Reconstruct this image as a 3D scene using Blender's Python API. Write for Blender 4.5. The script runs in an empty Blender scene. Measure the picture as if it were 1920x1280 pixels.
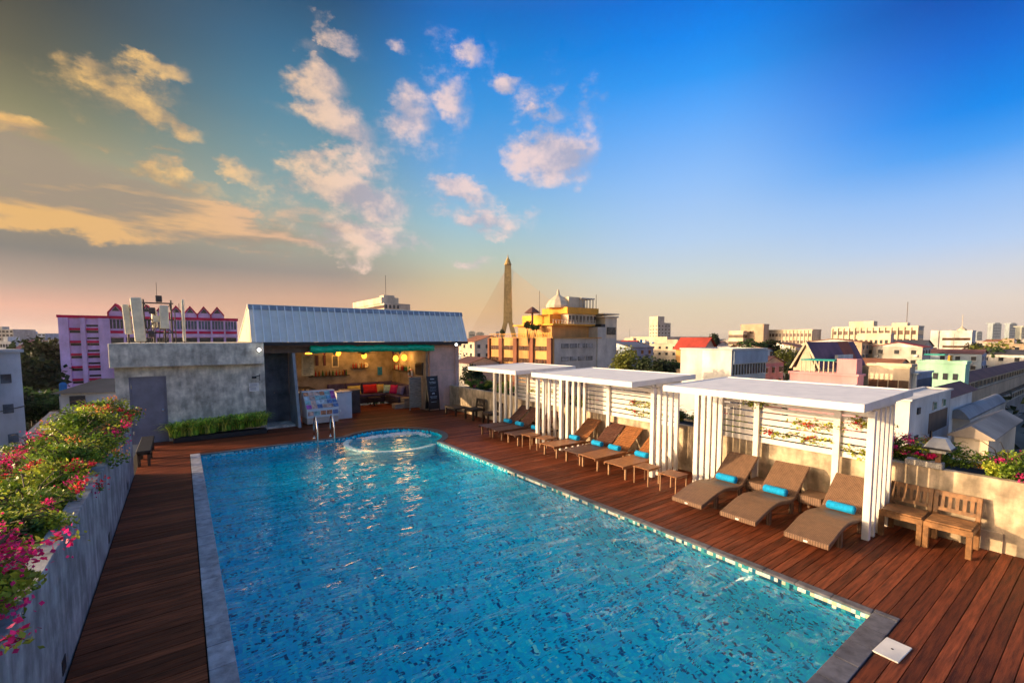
import bpy, math, random
import numpy as np
from mathutils import Vector, Matrix, Euler
R = math.radians
rnd = random.Random(7)
SC = bpy.context.scene
COL = SC.collection

# ------------------------------------------------------------------ camera
H = 3.3
YAW = R(36.1275); TILT = R(4.0377)
cam = bpy.data.cameras.new('camera'); camo = bpy.data.objects.new('camera', cam); COL.objects.link(camo)
camo.location = (0, 0, H)
camo.rotation_euler = (R(90) - TILT, 0, -YAW)
cam.sensor_width = 36; cam.lens = 850 / 1920 * 36; cam.shift_y = 55 / 1920
cam.clip_start = .05; cam.clip_end = 20000
SC.camera = camo

# ------------------------------------------------------------------ view, sun, sky
SC.view_settings.view_transform = 'Standard'; SC.view_settings.look = 'None'
SC.view_settings.exposure = .45; SC.view_settings.gamma = 1
SC.cycles.use_denoising = True
SC.cycles.max_bounces = 8; SC.cycles.transmission_bounces = 6; SC.cycles.transparent_max_bounces = 12
SC.cycles.sample_clamp_indirect = 6
SUN_AZ = R(32.5); SUN_EL = R(10.5)
tosun = Vector((-math.cos(SUN_AZ) * math.cos(SUN_EL), math.sin(SUN_AZ) * math.cos(SUN_EL), math.sin(SUN_EL)))
sl = bpy.data.lights.new('sun', 'SUN'); sl.energy = 4.2; sl.angle = R(.6); sl.color = (1, .68, .37)
so = bpy.data.objects.new('sun', sl); COL.objects.link(so)
so.rotation_euler = tosun.to_track_quat('Z', 'Y').to_euler()

def lin(c):
    return tuple(((x / 255) / 12.92 if x / 255 <= .04045 else ((x / 255 + .055) / 1.055) ** 2.4) for x in c)

world = bpy.data.worlds.new('World'); SC.world = world; world.use_nodes = True
SKY_STRENGTH = .76
def build_sky():
    nt = world.node_tree; N = nt.nodes; L = nt.links
    for n in list(N): N.remove(n)
    out = N.new('ShaderNodeOutputWorld'); bg = N.new('ShaderNodeBackground'); L.new(bg.outputs[0], out.inputs[0])
    def math_(op, a, b=None, c=None, clamp=False):
        n = N.new('ShaderNodeMath'); n.operation = op; n.use_clamp = clamp
        for i, v in enumerate((a, b, c)):
            if v is None: continue
            if isinstance(v, (int, float)): n.inputs[i].default_value = v
            else: L.new(v, n.inputs[i])
        return n.outputs[0]
    def mapr(v, a, b, c=0, d=1, smooth=False):
        n = N.new('ShaderNodeMapRange'); n.interpolation_type = 'SMOOTHSTEP' if smooth else 'LINEAR'
        L.new(v, n.inputs[0])
        for i, x in enumerate((a, b, c, d)): n.inputs[i + 1].default_value = x
        return n.outputs[0]
    def mix(f, a, b):
        n = N.new('ShaderNodeMix'); n.data_type = 'RGBA'
        for i, v in ((0, f), (6, a), (7, b)):
            if isinstance(v, (int, float)): n.inputs[i].default_value = v
            elif isinstance(v, tuple): n.inputs[i].default_value = (*v, 1)
            else: L.new(v, n.inputs[i])
        return n.outputs[2]
    tc = N.new('ShaderNodeTexCoord'); D = tc.outputs['Generated']
    sep = N.new('ShaderNodeSeparateXYZ'); L.new(D, sep.inputs[0]); z = sep.outputs[2]
    flat = N.new('ShaderNodeVectorMath'); flat.operation = 'MULTIPLY'; L.new(D, flat.inputs[0]); flat.inputs[1].default_value = (1, 1, 0)
    nrm = N.new('ShaderNodeVectorMath'); nrm.operation = 'NORMALIZE'; L.new(flat.outputs[0], nrm.inputs[0])
    dot = N.new('ShaderNodeVectorMath'); dot.operation = 'DOT_PRODUCT'; L.new(nrm.outputs[0], dot.inputs[0])
    dot.inputs[1].default_value = (math.cos(SUN_AZ), -math.sin(SUN_AZ), 0); a = dot.outputs['Value']
    cols = [
     (-.72, [(-.03, (150, 120, 105)), (.012, (206, 166, 158)), (.05, (222, 166, 148)), (.085, (172, 150, 138)), (.135, (118, 118, 116)), (.19, (146, 134, 114)), (.256, (166, 156, 122)), (.324, (128, 126, 96)), (.387, (92, 92, 76)), (.46, (64, 66, 60))]),
     (-.33, [(-.03, (150, 120, 100)), (.016, (212, 165, 130)), (.08, (200, 160, 138)), (.13, (150, 142, 136)), (.193, (158, 165, 150)), (.26, (140, 165, 165)), (.333, (112, 152, 165)), (.414, (78, 132, 160)), (.486, (54, 108, 144)), (.56, (34, 76, 112))]),
     (-.01, [(-.03, (160, 135, 110)), (.017, (214, 175, 140)), (.06, (222, 184, 138)), (.12, (205, 190, 155)), (.17, (182, 196, 184)), (.24, (150, 192, 212)), (.34, (104, 168, 226)), (.44, (56, 148, 222)), (.513, (10, 128, 214)), (.59, (0, 96, 188))]),
     (.43, [(-.03, (170, 150, 130)), (.016, (222, 198, 168)), (.07, (220, 206, 180)), (.12, (204, 212, 210)), (.195, (178, 206, 236)), (.3, (142, 190, 246)), (.4, (92, 168, 248)), (.46, (40, 150, 244)), (.51, (0, 132, 236)), (.58, (0, 104, 214))]),
     (.76, [(-.03, (180, 160, 140)), (.012, (224, 202, 184)), (.06, (226, 212, 200)), (.105, (208, 212, 220)), (.15, (180, 206, 240)), (.22, (142, 188, 244)), (.28, (70, 158, 242)), (.33, (0, 136, 236)), (.4, (0, 108, 215)), (.47, (0, 76, 176))]),
    ]
    prev = None
    for i, (aa, st) in enumerate(cols):
        r = N.new('ShaderNodeValToRGB'); L.new(mapr(z, -.05, .65), r.inputs[0])
        el = r.color_ramp.elements
        while len(el) < len(st): el.new(.5)
        for e, (zz, c) in zip(el, st): e.position = (zz + .05) / .7; e.color = (*lin(c), 1)
        if prev is None: prev = r.outputs[0]
        else: prev = mix(mapr(a, cols[i - 1][0], aa, 0, 1, True), prev, r.outputs[0])
    base = prev
    # zenith lightened above the view to fill the shade, dull ground light from below the horizon
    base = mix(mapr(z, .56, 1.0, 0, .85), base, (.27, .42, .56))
    base = mix(mapr(z, -.05, -.3, 0, 1), base, (.16, .13, .11))
    # warm glow round the low sun, boosted left of the frame to fill shade
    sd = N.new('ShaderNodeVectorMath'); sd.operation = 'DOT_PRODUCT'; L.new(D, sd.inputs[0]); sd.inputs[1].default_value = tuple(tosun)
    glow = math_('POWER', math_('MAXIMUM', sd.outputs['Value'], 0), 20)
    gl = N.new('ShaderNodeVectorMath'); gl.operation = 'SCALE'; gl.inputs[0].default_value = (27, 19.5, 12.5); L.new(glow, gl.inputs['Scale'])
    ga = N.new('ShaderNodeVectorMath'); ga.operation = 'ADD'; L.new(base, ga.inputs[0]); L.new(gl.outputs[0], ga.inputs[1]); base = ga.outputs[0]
    # clouds
    def tex(scale, detail, rough, warp=None, vs=(1, 1, 1)):
        m = N.new('ShaderNodeMapping'); L.new(D, m.inputs[0]); m.inputs[3].default_value = vs
        n = N.new('ShaderNodeTexNoise'); n.inputs['Scale'].default_value = scale; n.inputs['Detail'].default_value = detail
        n.inputs['Roughness'].default_value = rough; L.new(m.outputs[0], n.inputs[0]); return n
    n1 = tex(9, 7, .62, vs=(1, 1, 1.7)); n2 = tex(24, 5, .65); n4 = tex(7, 3, .5, vs=(1, 1, 2.2)); n3 = tex(3.2, 5, .6, vs=(1, 1, 5.5))
    wv = N.new('ShaderNodeVectorMath'); wv.operation = 'SUBTRACT'; L.new(n1.outputs['Color'], wv.inputs[0]); wv.inputs[1].default_value = (.5, .5, .5)
    ws = N.new('ShaderNodeVectorMath'); ws.operation = 'SCALE'; L.new(wv.outputs[0], ws.inputs[0]); ws.inputs['Scale'].default_value = .12
    wa = N.new('ShaderNodeVectorMath'); wa.operation = 'ADD'; L.new(D, wa.inputs[0]); L.new(ws.outputs[0], wa.inputs[1])
    def pdir(u, v):
        f = 850.; x = (u - 960) / f; y = -(v - 695) / f
        d = Vector((x, y, -1)); d = camo.rotation_euler.to_matrix() @ d
        return d.normalized()
    def blob(u, v, ru, rv, tilt, amp):
        c = pdir(u, v); up = Vector((0, 0, 1)); rt = c.cross(up).normalized(); u2 = rt.cross(c).normalized()
        t = R(tilt); xa = rt * math.cos(t) + u2 * math.sin(t); ya = -rt * math.sin(t) + u2 * math.cos(t)
        M = Matrix((xa, ya, xa.cross(ya))).transposed(); e = M.to_euler()
        m = N.new('ShaderNodeMapping'); m.vector_type = 'TEXTURE'; L.new(wa.outputs[0], m.inputs[0])
        m.inputs[1].default_value = c; m.inputs[2].default_value = e
        k = 1.16 / math.hypot((u - 960), 850) * .93
        m.inputs[3].default_value = (ru * k, rv * k, .5)
        g = N.new('ShaderNodeTexGradient'); g.gradient_type = 'SPHERICAL'; L.new(m.outputs[0], g.inputs[0])
        return math_('MULTIPLY', g.outputs['Fac'], amp)
    B = [ (590, 158, 62, 40, -12, 1), (645, 80, 60, 22, -35, .7), (735, 88, 34, 16, -10, .6), (868, 104, 40, 20, 0, .75),
          (760, 215, 66, 66, -20, .95), (850, 190, 42, 60, 10, .7), (945, 156, 40, 20, 0, .8), (640, 235, 90, 50, -35, 1.05),
          (615, 295, 90, 26, 25, .8), (690, 310, 60, 26, 0, .6), (1005, 218, 60, 26, 8, .8), (1090, 185, 62, 36, -10, .55), (1035, 290, 98, 62, -5, 1.15),
          (665, 365, 120, 60, -10, 1.1), (665, 445, 130, 54, 0, 1.15), (760, 460, 70, 34, 0, .6), (865, 366, 84, 30, -8, 1.05), (905, 402, 120, 36, -6, .9), (600, 405, 60, 30, 0, .5), (800, 120, 40, 18, 0, .35), (560, 350, 50, 24, -10, .4), (700, 250, 210, 170, 0, .38), (1040, 210, 130, 90, 0, .42), (240, 190, 190, 100, -20, .42), (640, 400, 200, 110, 0, .45), (860, 130, 120, 70, 0, .36),
          (170, 126, 32, 18, 0, .9), (290, 128, 62, 24, 5, .95), (215, 165, 60, 20, -10, .8), (268, 195, 66, 34, -28, 1.05), (325, 235, 56, 22, -15, .95), (110, 125, 40, 20, -10, .45),
          (445, 325, 60, 22, -30, .65), (320, 335, 120, 24, -8, .75), (30, 232, 70, 24, 0, 1.1), (300, 280, 50, 16, -15, .6), (895, 486, 50, 20, 0, .55),
          (200, 262, 60, 14, -6, .45)]
    dens = None
    for b in B:
        o = blob(*b); dens = o if dens is None else math_('MAXIMUM', dens, o)
    bank = None
    for b in [(90, 320, 340, 95, -4, 1.35), (330, 400, 340, 62, -9, 1.25), (60, 385, 320, 56, 0, 1.1), (600, 430, 200, 50, -6, .5), (560, 470, 260, 40, -10, .5)]:
        o = blob(*b); bank = o if bank is None else math_('MAXIMUM', bank, o)
    # density = blob + noise; soft threshold
    f1 = mapr(n1.outputs['Fac'], .32, .68, -.62, .5); f2 = mapr(n2.outputs['Fac'], .3, .7, -.24, .2)
    dd = math_('ADD', math_('ADD', math_('MULTIPLY', dens, 1.75), f1), f2)
    dd = math_('MULTIPLY', dd, mapr(dens, .02, .25, 0, 1, True))
    ca = mapr(dd, .1, 1.25, 0, .84, True)
    warm = mapr(a, -.62, -.1, 0, 1, True)
    ccol = mix(warm, lin((250, 200, 122)), lin((246, 214, 204)))
    cshade = mix(warm, lin((172, 146, 112)), lin((176, 172, 190)))
    shp = mapr(math_('SUBTRACT', math_('ADD', n1.outputs['Fac'], math_('MULTIPLY', n2.outputs['Fac'], .6)), math_('MULTIPLY', n4.outputs['Fac'], .9)), .16, .52, 0, 1, True)
    ccol = mix(shp, cshade, ccol)
    col = mix(ca, base, ccol)
    f3 = mapr(n3.outputs['Fac'], .36, .64, -.45, .5)
    bd = math_('ADD', math_('MULTIPLY', bank, 1.2), f3); bd = math_('MULTIPLY', bd, mapr(bank, .0, .55, 0, 1, True))
    ba = mapr(bd, .1, 1.0, 0, .75, True)
    bcol = mix(mapr(a, -.7, -.2, 0, 1, True), lin((243, 188, 112)), lin((238, 184, 160)))
    bcol = mix(mapr(n3.outputs['Fac'], .44, .6, 0, 1, True), lin((156, 140, 126)), bcol)
    col = mix(ba, col, bcol)
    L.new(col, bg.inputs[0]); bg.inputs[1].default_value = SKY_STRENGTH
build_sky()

# ------------------------------------------------------------------ materials
_M = {}
def M(name, col=(.5, .5, .5), rough=.6, var=.12, scale=4., bump=.15, bscale=30., metal=0, kind='plain', stretch=(1, 1, 1), col2=None, emit=0, spec=.4, coord='world', objvar=0., sss=0):
    if name in _M: return _M[name]
    m = bpy.data.materials.new(name); m.use_nodes = True; _M[name] = m
    nt = m.node_tree; N = nt.nodes; L = nt.links; b = N['Principled BSDF']
    b.inputs['Roughness'].default_value = rough; b.inputs['Metallic'].default_value = metal
    b.inputs['Specular IOR Level'].default_value = spec
    def new(t): return N.new(t)
    if coord == 'world': src = new('ShaderNodeNewGeometry').outputs['Position']
    else: src = new('ShaderNodeTexCoord').outputs['Object']
    mp = new('ShaderNodeMapping'); L.new(src, mp.inputs[0]); mp.inputs[3].default_value = stretch
    n1 = new('ShaderNodeTexNoise'); n1.inputs['Scale'].default_value = scale; n1.inputs['Detail'].default_value = 6; n1.inputs['Roughness'].default_value = .62; L.new(mp.outputs[0], n1.inputs[0])
    mx = new('ShaderNodeMix'); mx.data_type = 'RGBA'
    c2 = col2 if col2 else tuple(max(0, c * (1 - 2.2 * var)) for c in col)
    c1 = col if col2 else tuple(min(1, c * (1 + .7 * var)) for c in col)
    mr = new('ShaderNodeMapRange'); L.new(n1.outputs['Fac'], mr.inputs[0]); mr.inputs[1].default_value = .32; mr.inputs[2].default_value = .66
    L.new(mr.outputs[0], mx.inputs[0]); mx.inputs[6].default_value = (*c2, 1); mx.inputs[7].default_value = (*c1, 1)
    out = mx.outputs[2]
    def hsv(val_socket, o):
        h = new('ShaderNodeHueSaturation'); L.new(val_socket, h.inputs['Value']); L.new(o, h.inputs['Color']); return h.outputs[0]
    if objvar or kind in ('leaf', 'flower'):
        if kind in ('leaf', 'flower'):
            r = new('ShaderNodeNewGeometry').outputs['Random Per Island']; ov = .5 if kind == 'leaf' else .3
        else:
            r = new('ShaderNodeObjectInfo').outputs['Random']; ov = objvar
        q = new('ShaderNodeMapRange'); L.new(r, q.inputs[0]); q.inputs[3].default_value = 1 - ov; q.inputs[4].default_value = 1 + ov
        out = hsv(q.outputs[0], out)
    if kind == 'concrete':
        # stains: large dark mottling and vertical runs
        n3 = new('ShaderNodeTexNoise'); n3.inputs['Scale'].default_value = 1.9; n3.inputs['Detail'].default_value = 8; n3.inputs['Roughness'].default_value = .7; L.new(src, n3.inputs[0])
        mp2 = new('ShaderNodeMapping'); L.new(src, mp2.inputs[0]); mp2.inputs[3].default_value = (3.2, 3.2, .9)
        n4 = new('ShaderNodeTexNoise'); n4.inputs['Scale'].default_value = 2; n4.inputs['Detail'].default_value = 5; L.new(mp2.outputs[0], n4.inputs[0])
        ad = new('ShaderNodeMath'); ad.operation = 'ADD'; L.new(n3.outputs['Fac'], ad.inputs[0]); L.new(n4.outputs['Fac'], ad.inputs[1])
        q = new('ShaderNodeMapRange'); L.new(ad.outputs[0], q.inputs[0]); q.inputs[1].default_value = .8; q.inputs[2].default_value = 1.2; q.inputs[3].default_value = .55; q.inputs[4].default_value = 1.15
        out = hsv(q.outputs[0], out)
    if kind == 'dirt':
        mp2 = new('ShaderNodeMapping'); L.new(src, mp2.inputs[0]); mp2.inputs[3].default_value = (1, 1, .25)
        n4 = new('ShaderNodeTexNoise'); n4.inputs['Scale'].default_value = .5 * scale; n4.inputs['Detail'].default_value = 7; n4.inputs['Roughness'].default_value = .7; L.new(mp2.outputs[0], n4.inputs[0])
        q = new('ShaderNodeMapRange'); L.new(n4.outputs['Fac'], q.inputs[0]); q.inputs[1].default_value = .3; q.inputs[2].default_value = .6; q.inputs[3].default_value = .6; q.inputs[4].default_value = 1.05
        out = hsv(q.outputs[0], out)
    if kind == 'weave':
        bk = new('ShaderNodeTexChecker'); bk.inputs['Scale'].default_value = 55; 
        mpc = new('ShaderNodeMapping'); L.new(src, mpc.inputs[0]); mpc.inputs[3].default_value = (1, 1, .01); L.new(mpc.outputs[0], bk.inputs[0])
        bk.inputs[1].default_value = (1.35, 1.35, 1.35, 1); bk.inputs[2].default_value = (.55, .55, .55, 1)
        q = new('ShaderNodeMix'); q.data_type = 'RGBA'; q.blend_type = 'MULTIPLY'; q.inputs[0].default_value = .75; L.new(out, q.inputs[6]); L.new(bk.outputs[0], q.inputs[7]); out = q.outputs[2]
    L.new(out, b.inputs['Base Color'])
    if kind in ('leaf', 'flower'):
        tr = new('ShaderNodeBsdfTranslucent'); L.new(out, tr.inputs[0]); ms = new('ShaderNodeMixShader'); ms.inputs[0].default_value = .35
        L.new(b.outputs[0], ms.inputs[1]); L.new(tr.outputs[0], ms.inputs[2]); L.new(ms.outputs[0], N['Material Output'].inputs[0])
    if bump:
        n2 = new('ShaderNodeTexNoise'); n2.inputs['Scale'].default_value = bscale; n2.inputs['Detail'].default_value = 4; L.new(mp.outputs[0], n2.inputs[0])
        bp = new('ShaderNodeBump'); bp.inputs['Strength'].default_value = bump; bp.inputs['Distance'].default_value = .02; L.new(n2.outputs['Fac'], bp.inputs['Height']); L.new(bp.outputs[0], b.inputs['Normal'])
        q = new('ShaderNodeMapRange'); L.new(n1.outputs['Fac'], q.inputs[0]); q.inputs[3].default_value = max(.03, rough - .12); q.inputs[4].default_value = min(1, rough + .12); L.new(q.outputs[0], b.inputs['Roughness'])
    if emit:
        b.inputs['Emission Color'].default_value = (*col, 1); b.inputs['Emission Strength'].default_value = emit
    return m

def mosaic(name, pal, size, jitter=1, rough=.12, top=None):
    m = bpy.data.materials.new(name); m.use_nodes = True; nt = m.node_tree; N = nt.nodes; L = nt.links; b = N['Principled BSDF']
    g = N.new('ShaderNodeNewGeometry')
    sc = N.new('ShaderNodeVectorMath'); sc.operation = 'SCALE'; sc.inputs['Scale'].default_value = 1 / size; L.new(g.outputs['Position'], sc.inputs[0])
    of = N.new('ShaderNodeVectorMath'); of.operation = 'ADD'; L.new(sc.outputs[0], of.inputs[0]); of.inputs[1].default_value = (.31, .27, .37)
    fl = N.new('ShaderNodeVectorMath'); fl.operation = 'FLOOR'; L.new(of.outputs[0], fl.inputs[0])
    wn = N.new('ShaderNodeTexWhiteNoise'); L.new(fl.outputs[0], wn.inputs[0])
    cr = N.new('ShaderNodeValToRGB'); cr.color_ramp.interpolation = 'CONSTANT'; L.new(wn.outputs['Value'], cr.inputs[0])
    el = cr.color_ramp.elements
    while len(el) < len(pal): el.new(.5)
    for e, (p, c) in zip(el, pal): e.position = p; e.color = (*c, 1)
    fr = N.new('ShaderNodeVectorMath'); fr.operation = 'FRACTION'; L.new(of.outputs[0], fr.inputs[0])
    sub = N.new('ShaderNodeVectorMath'); sub.operation = 'SUBTRACT'; L.new(fr.outputs[0], sub.inputs[0]); sub.inputs[1].default_value = (.5, .5, .5)
    ab = N.new('ShaderNodeVectorMath'); ab.operation = 'ABSOLUTE'; L.new(sub.outputs[0], ab.inputs[0])
    nn = N.new('ShaderNodeVectorMath'); nn.operation = 'ABSOLUTE'; L.new(g.outputs['Normal'], nn.inputs[0])
    iv = N.new('ShaderNodeVectorMath'); iv.operation = 'SUBTRACT'; iv.inputs[0].default_value = (1, 1, 1); L.new(nn.outputs[0], iv.inputs[1])
    mu = N.new('ShaderNodeVectorMath'); mu.operation = 'MULTIPLY'; L.new(ab.outputs[0], mu.inputs[0]); L.new(iv.outputs[0], mu.inputs[1])
    sp = N.new('ShaderNodeSeparateXYZ'); L.new(mu.outputs[0], sp.inputs[0])
    a1 = N.new('ShaderNodeMath'); a1.operation = 'MAXIMUM'; L.new(sp.outputs[0], a1.inputs[0]); L.new(sp.outputs[1], a1.inputs[1])
    a2 = N.new('ShaderNodeMath'); a2.operation = 'MAXIMUM'; L.new(a1.outputs[0], a2.inputs[0]); L.new(sp.outputs[2], a2.inputs[1])
    gt = N.new('ShaderNodeMath'); gt.operation = 'GREATER_THAN'; L.new(a2.outputs[0], gt.inputs[0]); gt.inputs[1].default_value = .45
    mx = N.new('ShaderNodeMix'); mx.data_type = 'RGBA'; L.new(gt.outputs[0], mx.inputs[0]); L.new(cr.outputs[0], mx.inputs[6]); mx.inputs[7].default_value = (.0, .6, .8, 1)
    L.new(mx.outputs[2], b.inputs['Base Color']); b.inputs['Roughness'].default_value = rough
    return m

def water_mat():
    m = bpy.data.materials.new('pool_water'); m.use_nodes = True; nt = m.node_tree; N = nt.nodes; L = nt.links
    for n in list(N): N.remove(n)
    o = N.new('ShaderNodeOutputMaterial'); g = N.new('ShaderNodeBsdfGlass'); g.inputs['IOR'].default_value = 1.33; g.inputs['Roughness'].default_value = 0.0
    g.inputs['Color'].default_value = (.88, 1, 1, 1)
    L.new(g.outputs[0], o.inputs[0])
    geo = N.new('ShaderNodeNewGeometry'); prev = None
    for sc, st, det, amp in ((.9, (1, 1.5, 1), 1, .3), (2.4, (.5, 1.7, 1), 2, .17), (7., (.6, 1.3, 1), 1, .014)):
        mp = N.new('ShaderNodeMapping'); L.new(geo.outputs['Position'], mp.inputs[0]); mp.inputs[3].default_value = st; mp.inputs[2].default_value = (0, 0, R(25))
        n = N.new('ShaderNodeTexNoise'); n.inputs['Scale'].default_value = sc; n.inputs['Detail'].default_value = det; n.inputs['Distortion'].default_value = .6; L.new(mp.outputs[0], n.inputs[0])
        b = N.new('ShaderNodeBump'); b.inputs['Strength'].default_value = 1; b.inputs['Distance'].default_value = amp * .22; L.new(n.outputs['Fac'], b.inputs['Height'])
        if prev: L.new(prev, b.inputs['Normal'])
        prev = b.outputs[0]
    L.new(prev, g.inputs['Normal'])
    return m

CONC = M('concrete_wall', (.68, .63, .52), .75, .18, 3.5, .35, 18, kind='concrete')
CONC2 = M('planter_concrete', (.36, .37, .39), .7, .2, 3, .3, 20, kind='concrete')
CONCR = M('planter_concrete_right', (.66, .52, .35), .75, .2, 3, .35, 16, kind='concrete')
DECK = M('deck_wood', (.22, .056, .022), .55, .32, 3.0, .25, 14, stretch=(.7, 9, 3), objvar=.4, spec=.12)
DECKB = M('deck_base', (.012, .008, .007), .9, .1, 4, 0)
STONE = M('coping_stone', (.38, .38, .42), .6, .22, 6, .3, 30, objvar=.12)
WHITE = M('white_paint', (.8, .77, .72), .5, .06, 3, .05, 20)
WICK = M('brown_wicker', (.2, .115, .07), .5, .12, 12, .2, 90, kind='weave', coord='object')
TEAK = M('teak_orange', (.33, .13, .045), .45, .25, 6, .15, 20, stretch=(1, 5, 1), coord='object')
TEAKD = M('teak_dark', (.11, .045, .03), .5, .25, 6, .15, 20, stretch=(1, 5, 1), coord='object')
TEAKP = M('teak_pale', (.42, .24, .12), .5, .2, 6, .12, 20, coord='object')
BENCH = M('bench_wood', (.30, .145, .055), .5, .28, 7, .2, 25, coord='object', stretch=(1, 1, 1))
OLDW = M('old_dark_wood', (.055, .035, .022), .7, .3, 6, .3, 25, coord='object')
TOWEL = M('cyan_towel', (.0, .36, .75), .85, .12, 20, .5, 120, coord='object')
STEEL = M('polished_steel', (.75, .75, .76), .18, .05, 5, 0, metal=1)
DOORM = M('grey_door_paint', (.2, .2, .25), .42, .1, 3, .05, 20)
BLACK = M('black_metal', (.02, .02, .022), .5, .1, 5, .05)
ROOFM = M('pale_blue_metal_roof', (.72, .74, .7), .5, .06, 2, .05, 6)
LEAF = M('leaf_green', (.2, .32, .03), .5, .35, 3, 0, kind='leaf')
LEAFD = M('leaf_dark_green', (.07, .16, .03), .5, .35, 3, 0, kind='leaf')
LEAFY = M('leaf_yellow_green', (.46, .52, .05), .5, .3, 3, 0, kind='leaf')
TREED = M('tree_dark', (.035, .055, .02), .7, .35, .4, 0, kind='leaf')
TREEG = M('tree_green', (.06, .12, .03), .7, .35, .4, 0, kind='leaf')
TREEY = M('tree_olive', (.22, .24, .04), .7, .3, .4, 0, kind='leaf')
PINK = M('bract_pink', (.85, .03, .22), .6, .2, 6, 0, kind='flower')
RED = M('bract_red', (.75, .04, .06), .6, .2, 6, 0, kind='flower')
ORNG = M('bract_orange', (.85, .3, .08), .6, .2, 6, 0, kind='flower')
STEM = M('plant_stem', (.12, .08, .04), .8, .2, 8, .2)
GLASSD = M('dark_window', (.03, .035, .045), .15, .3, .7, 0, spec=.6)

# ------------------------------------------------------------------ mesh helpers
class MB:
    def __init__(s): s.v = []; s.f = []
    def add(s, vs, fs):
        o = len(s.v); s.v += [tuple(v) for v in vs]; s.f += [tuple(i + o for i in f) for f in fs]; return s
    def box(s, x0, x1, y0, y1, z0, z1, rot=None, piv=None):
        vs = [Vector((x, y, z)) for z in (z0, z1) for y in (y0, y1) for x in (x0, x1)]
        if rot is not None:
            p = Vector(piv) if piv else Vector(((x0 + x1) / 2, (y0 + y1) / 2, (z0 + z1) / 2)); e = Euler(rot).to_matrix()
            vs = [p + e @ (v - p) for v in vs]
        return s.add(vs, [(0, 2, 3, 1), (4, 5, 7, 6), (0, 1, 5, 4), (2, 6, 7, 3), (0, 4, 6, 2), (1, 3, 7, 5)])
    def tube(s, pts, r, n=8, caps=True):
        pts = [Vector(p) for p in pts]; rr = r if isinstance(r, (list, tuple)) else [r] * len(pts); rings = []
        a = None
        for i, p in enumerate(pts):
            d = (pts[min(i + 1, len(pts) - 1)] - pts[max(i - 1, 0)]).normalized()
            if a is None: a = d.orthogonal().normalized()
            a = (a - d * a.dot(d)).normalized(); b = d.cross(a)
            rings.append([p + (a * math.cos(2 * math.pi * k / n) + b * math.sin(2 * math.pi * k / n)) * rr[i] for k in range(n)])
        vs = [v for q in rings for v in q]; fs = []
        for i in range(len(pts) - 1):
            for k in range(n): fs.append((i * n + k, i * n + (k + 1) % n, (i + 1) * n + (k + 1) % n, (i + 1) * n + k))
        if caps: fs.append(tuple(range(n))[::-1]); fs.append(tuple((len(pts) - 1) * n + k for k in range(n)))
        return s.add(vs, fs)
    def lathe(s, prof, c=(0, 0, 0), n=14):
        vs = []; fs = []
        for r, z in prof:
            for k in range(n): vs.append((c[0] + r * math.cos(2 * math.pi * k / n), c[1] + r * math.sin(2 * math.pi * k / n), c[2] + z))
        for i in range(len(prof) - 1):
            for k in range(n): fs.append((i * n + k, i * n + (k + 1) % n, (i + 1) * n + (k + 1) % n, (i + 1) * n + k))
        fs.append(tuple(range(n))[::-1]); fs.append(tuple((len(prof) - 1) * n + k for k in range(n)))
        return s.add(vs, fs)
    def prism(s, poly, y0, y1):   # poly in xz, extruded along y
        n = len(poly); vs = [(x, y0, z) for x, z in poly] + [(x, y1, z) for x, z in poly]
        return s.add(vs, [tuple(range(n)), tuple(range(2 * n - 1, n - 1, -1))] + [(i, i + n, (i + 1) % n + n, (i + 1) % n) for i in range(n)])
    def prismx(s, poly, x0, x1):  # poly in yz, extruded along x
        n = len(poly); vs = [(x0, y, z) for y, z in poly] + [(x1, y, z) for y, z in poly]
        return s.add(vs, [tuple(range(n))[::-1], tuple(range(n, 2 * n))] + [((i + 1) % n, (i + 1) % n + n, i + n, i) for i in range(n)])
    def prismz(s, poly, z0, z1):
        n = len(poly); vs = [(x, y, z0) for x, y in poly] + [(x, y, z1) for x, y in poly]
        return s.add(vs, [tuple(range(n))[::-1], tuple(range(n, 2 * n))] + [(i, (i + 1) % n, (i + 1) % n + n, i + n) for i in range(n)])
    def mesh(s, name, m=None, smooth=False, bevel=0):
        me = bpy.data.meshes.new(name); me.from_pydata(s.v, [], s.f); me.update()
        import bmesh
        bm = bmesh.new(); bm.from_mesh(me); bmesh.ops.recalc_face_normals(bm, faces=bm.faces)
        if bevel: bmesh.ops.bevel(bm, geom=list(bm.edges), offset=bevel, segments=1, affect='EDGES')
        bm.to_mesh(me); bm.free()
        if m: me.materials.append(m)
        if smooth: me.shade_smooth()
        return me
    def build(s, name, m, parent=None, smooth=False, bevel=0, **k):
        return put(name, s.mesh(name, m, smooth, bevel), parent, **k)

def put(name, me, parent=None, loc=(0, 0, 0), rot=(0, 0, 0), scale=(1, 1, 1), label=None, cat=None, group=None, kind=None):
    o = bpy.data.objects.new(name, me); COL.objects.link(o)
    o.location = loc; o.rotation_euler = rot; o.scale = scale
    if parent: o.parent = parent
    tag(o, label, cat, group, kind); return o
def tag(o, label=None, cat=None, group=None, kind=None):
    for k, v in (('label', label), ('category', cat), ('group', group), ('kind', kind)):
        if v: o[k] = v
    return o
def thing(name, label, cat, loc=(0, 0, 0), rz=0, group=None): return put(name, None, None, loc, (0, 0, rz), label=label, cat=cat, group=group)
def copy_thing(o, loc, rz=0, label=None, group=None):
    def cp(a, p):
        c = a.copy(); COL.objects.link(c)
        if p: c.parent = p
        for ch in [x for x in KIDS.get(a.name, [])]: cp(ch, c)
        return c
    c = cp(o, None); c.location = loc; c.rotation_euler = (0, 0, rz)
    if label: c['label'] = label
    if group: c['group'] = group
    return c
KIDS = {}
def scan(o):
    def w(a):
        KIDS[a.name] = list(a.children)
        for c in a.children: w(c)
    bpy.context.view_layer.update(); w(o)
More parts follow.
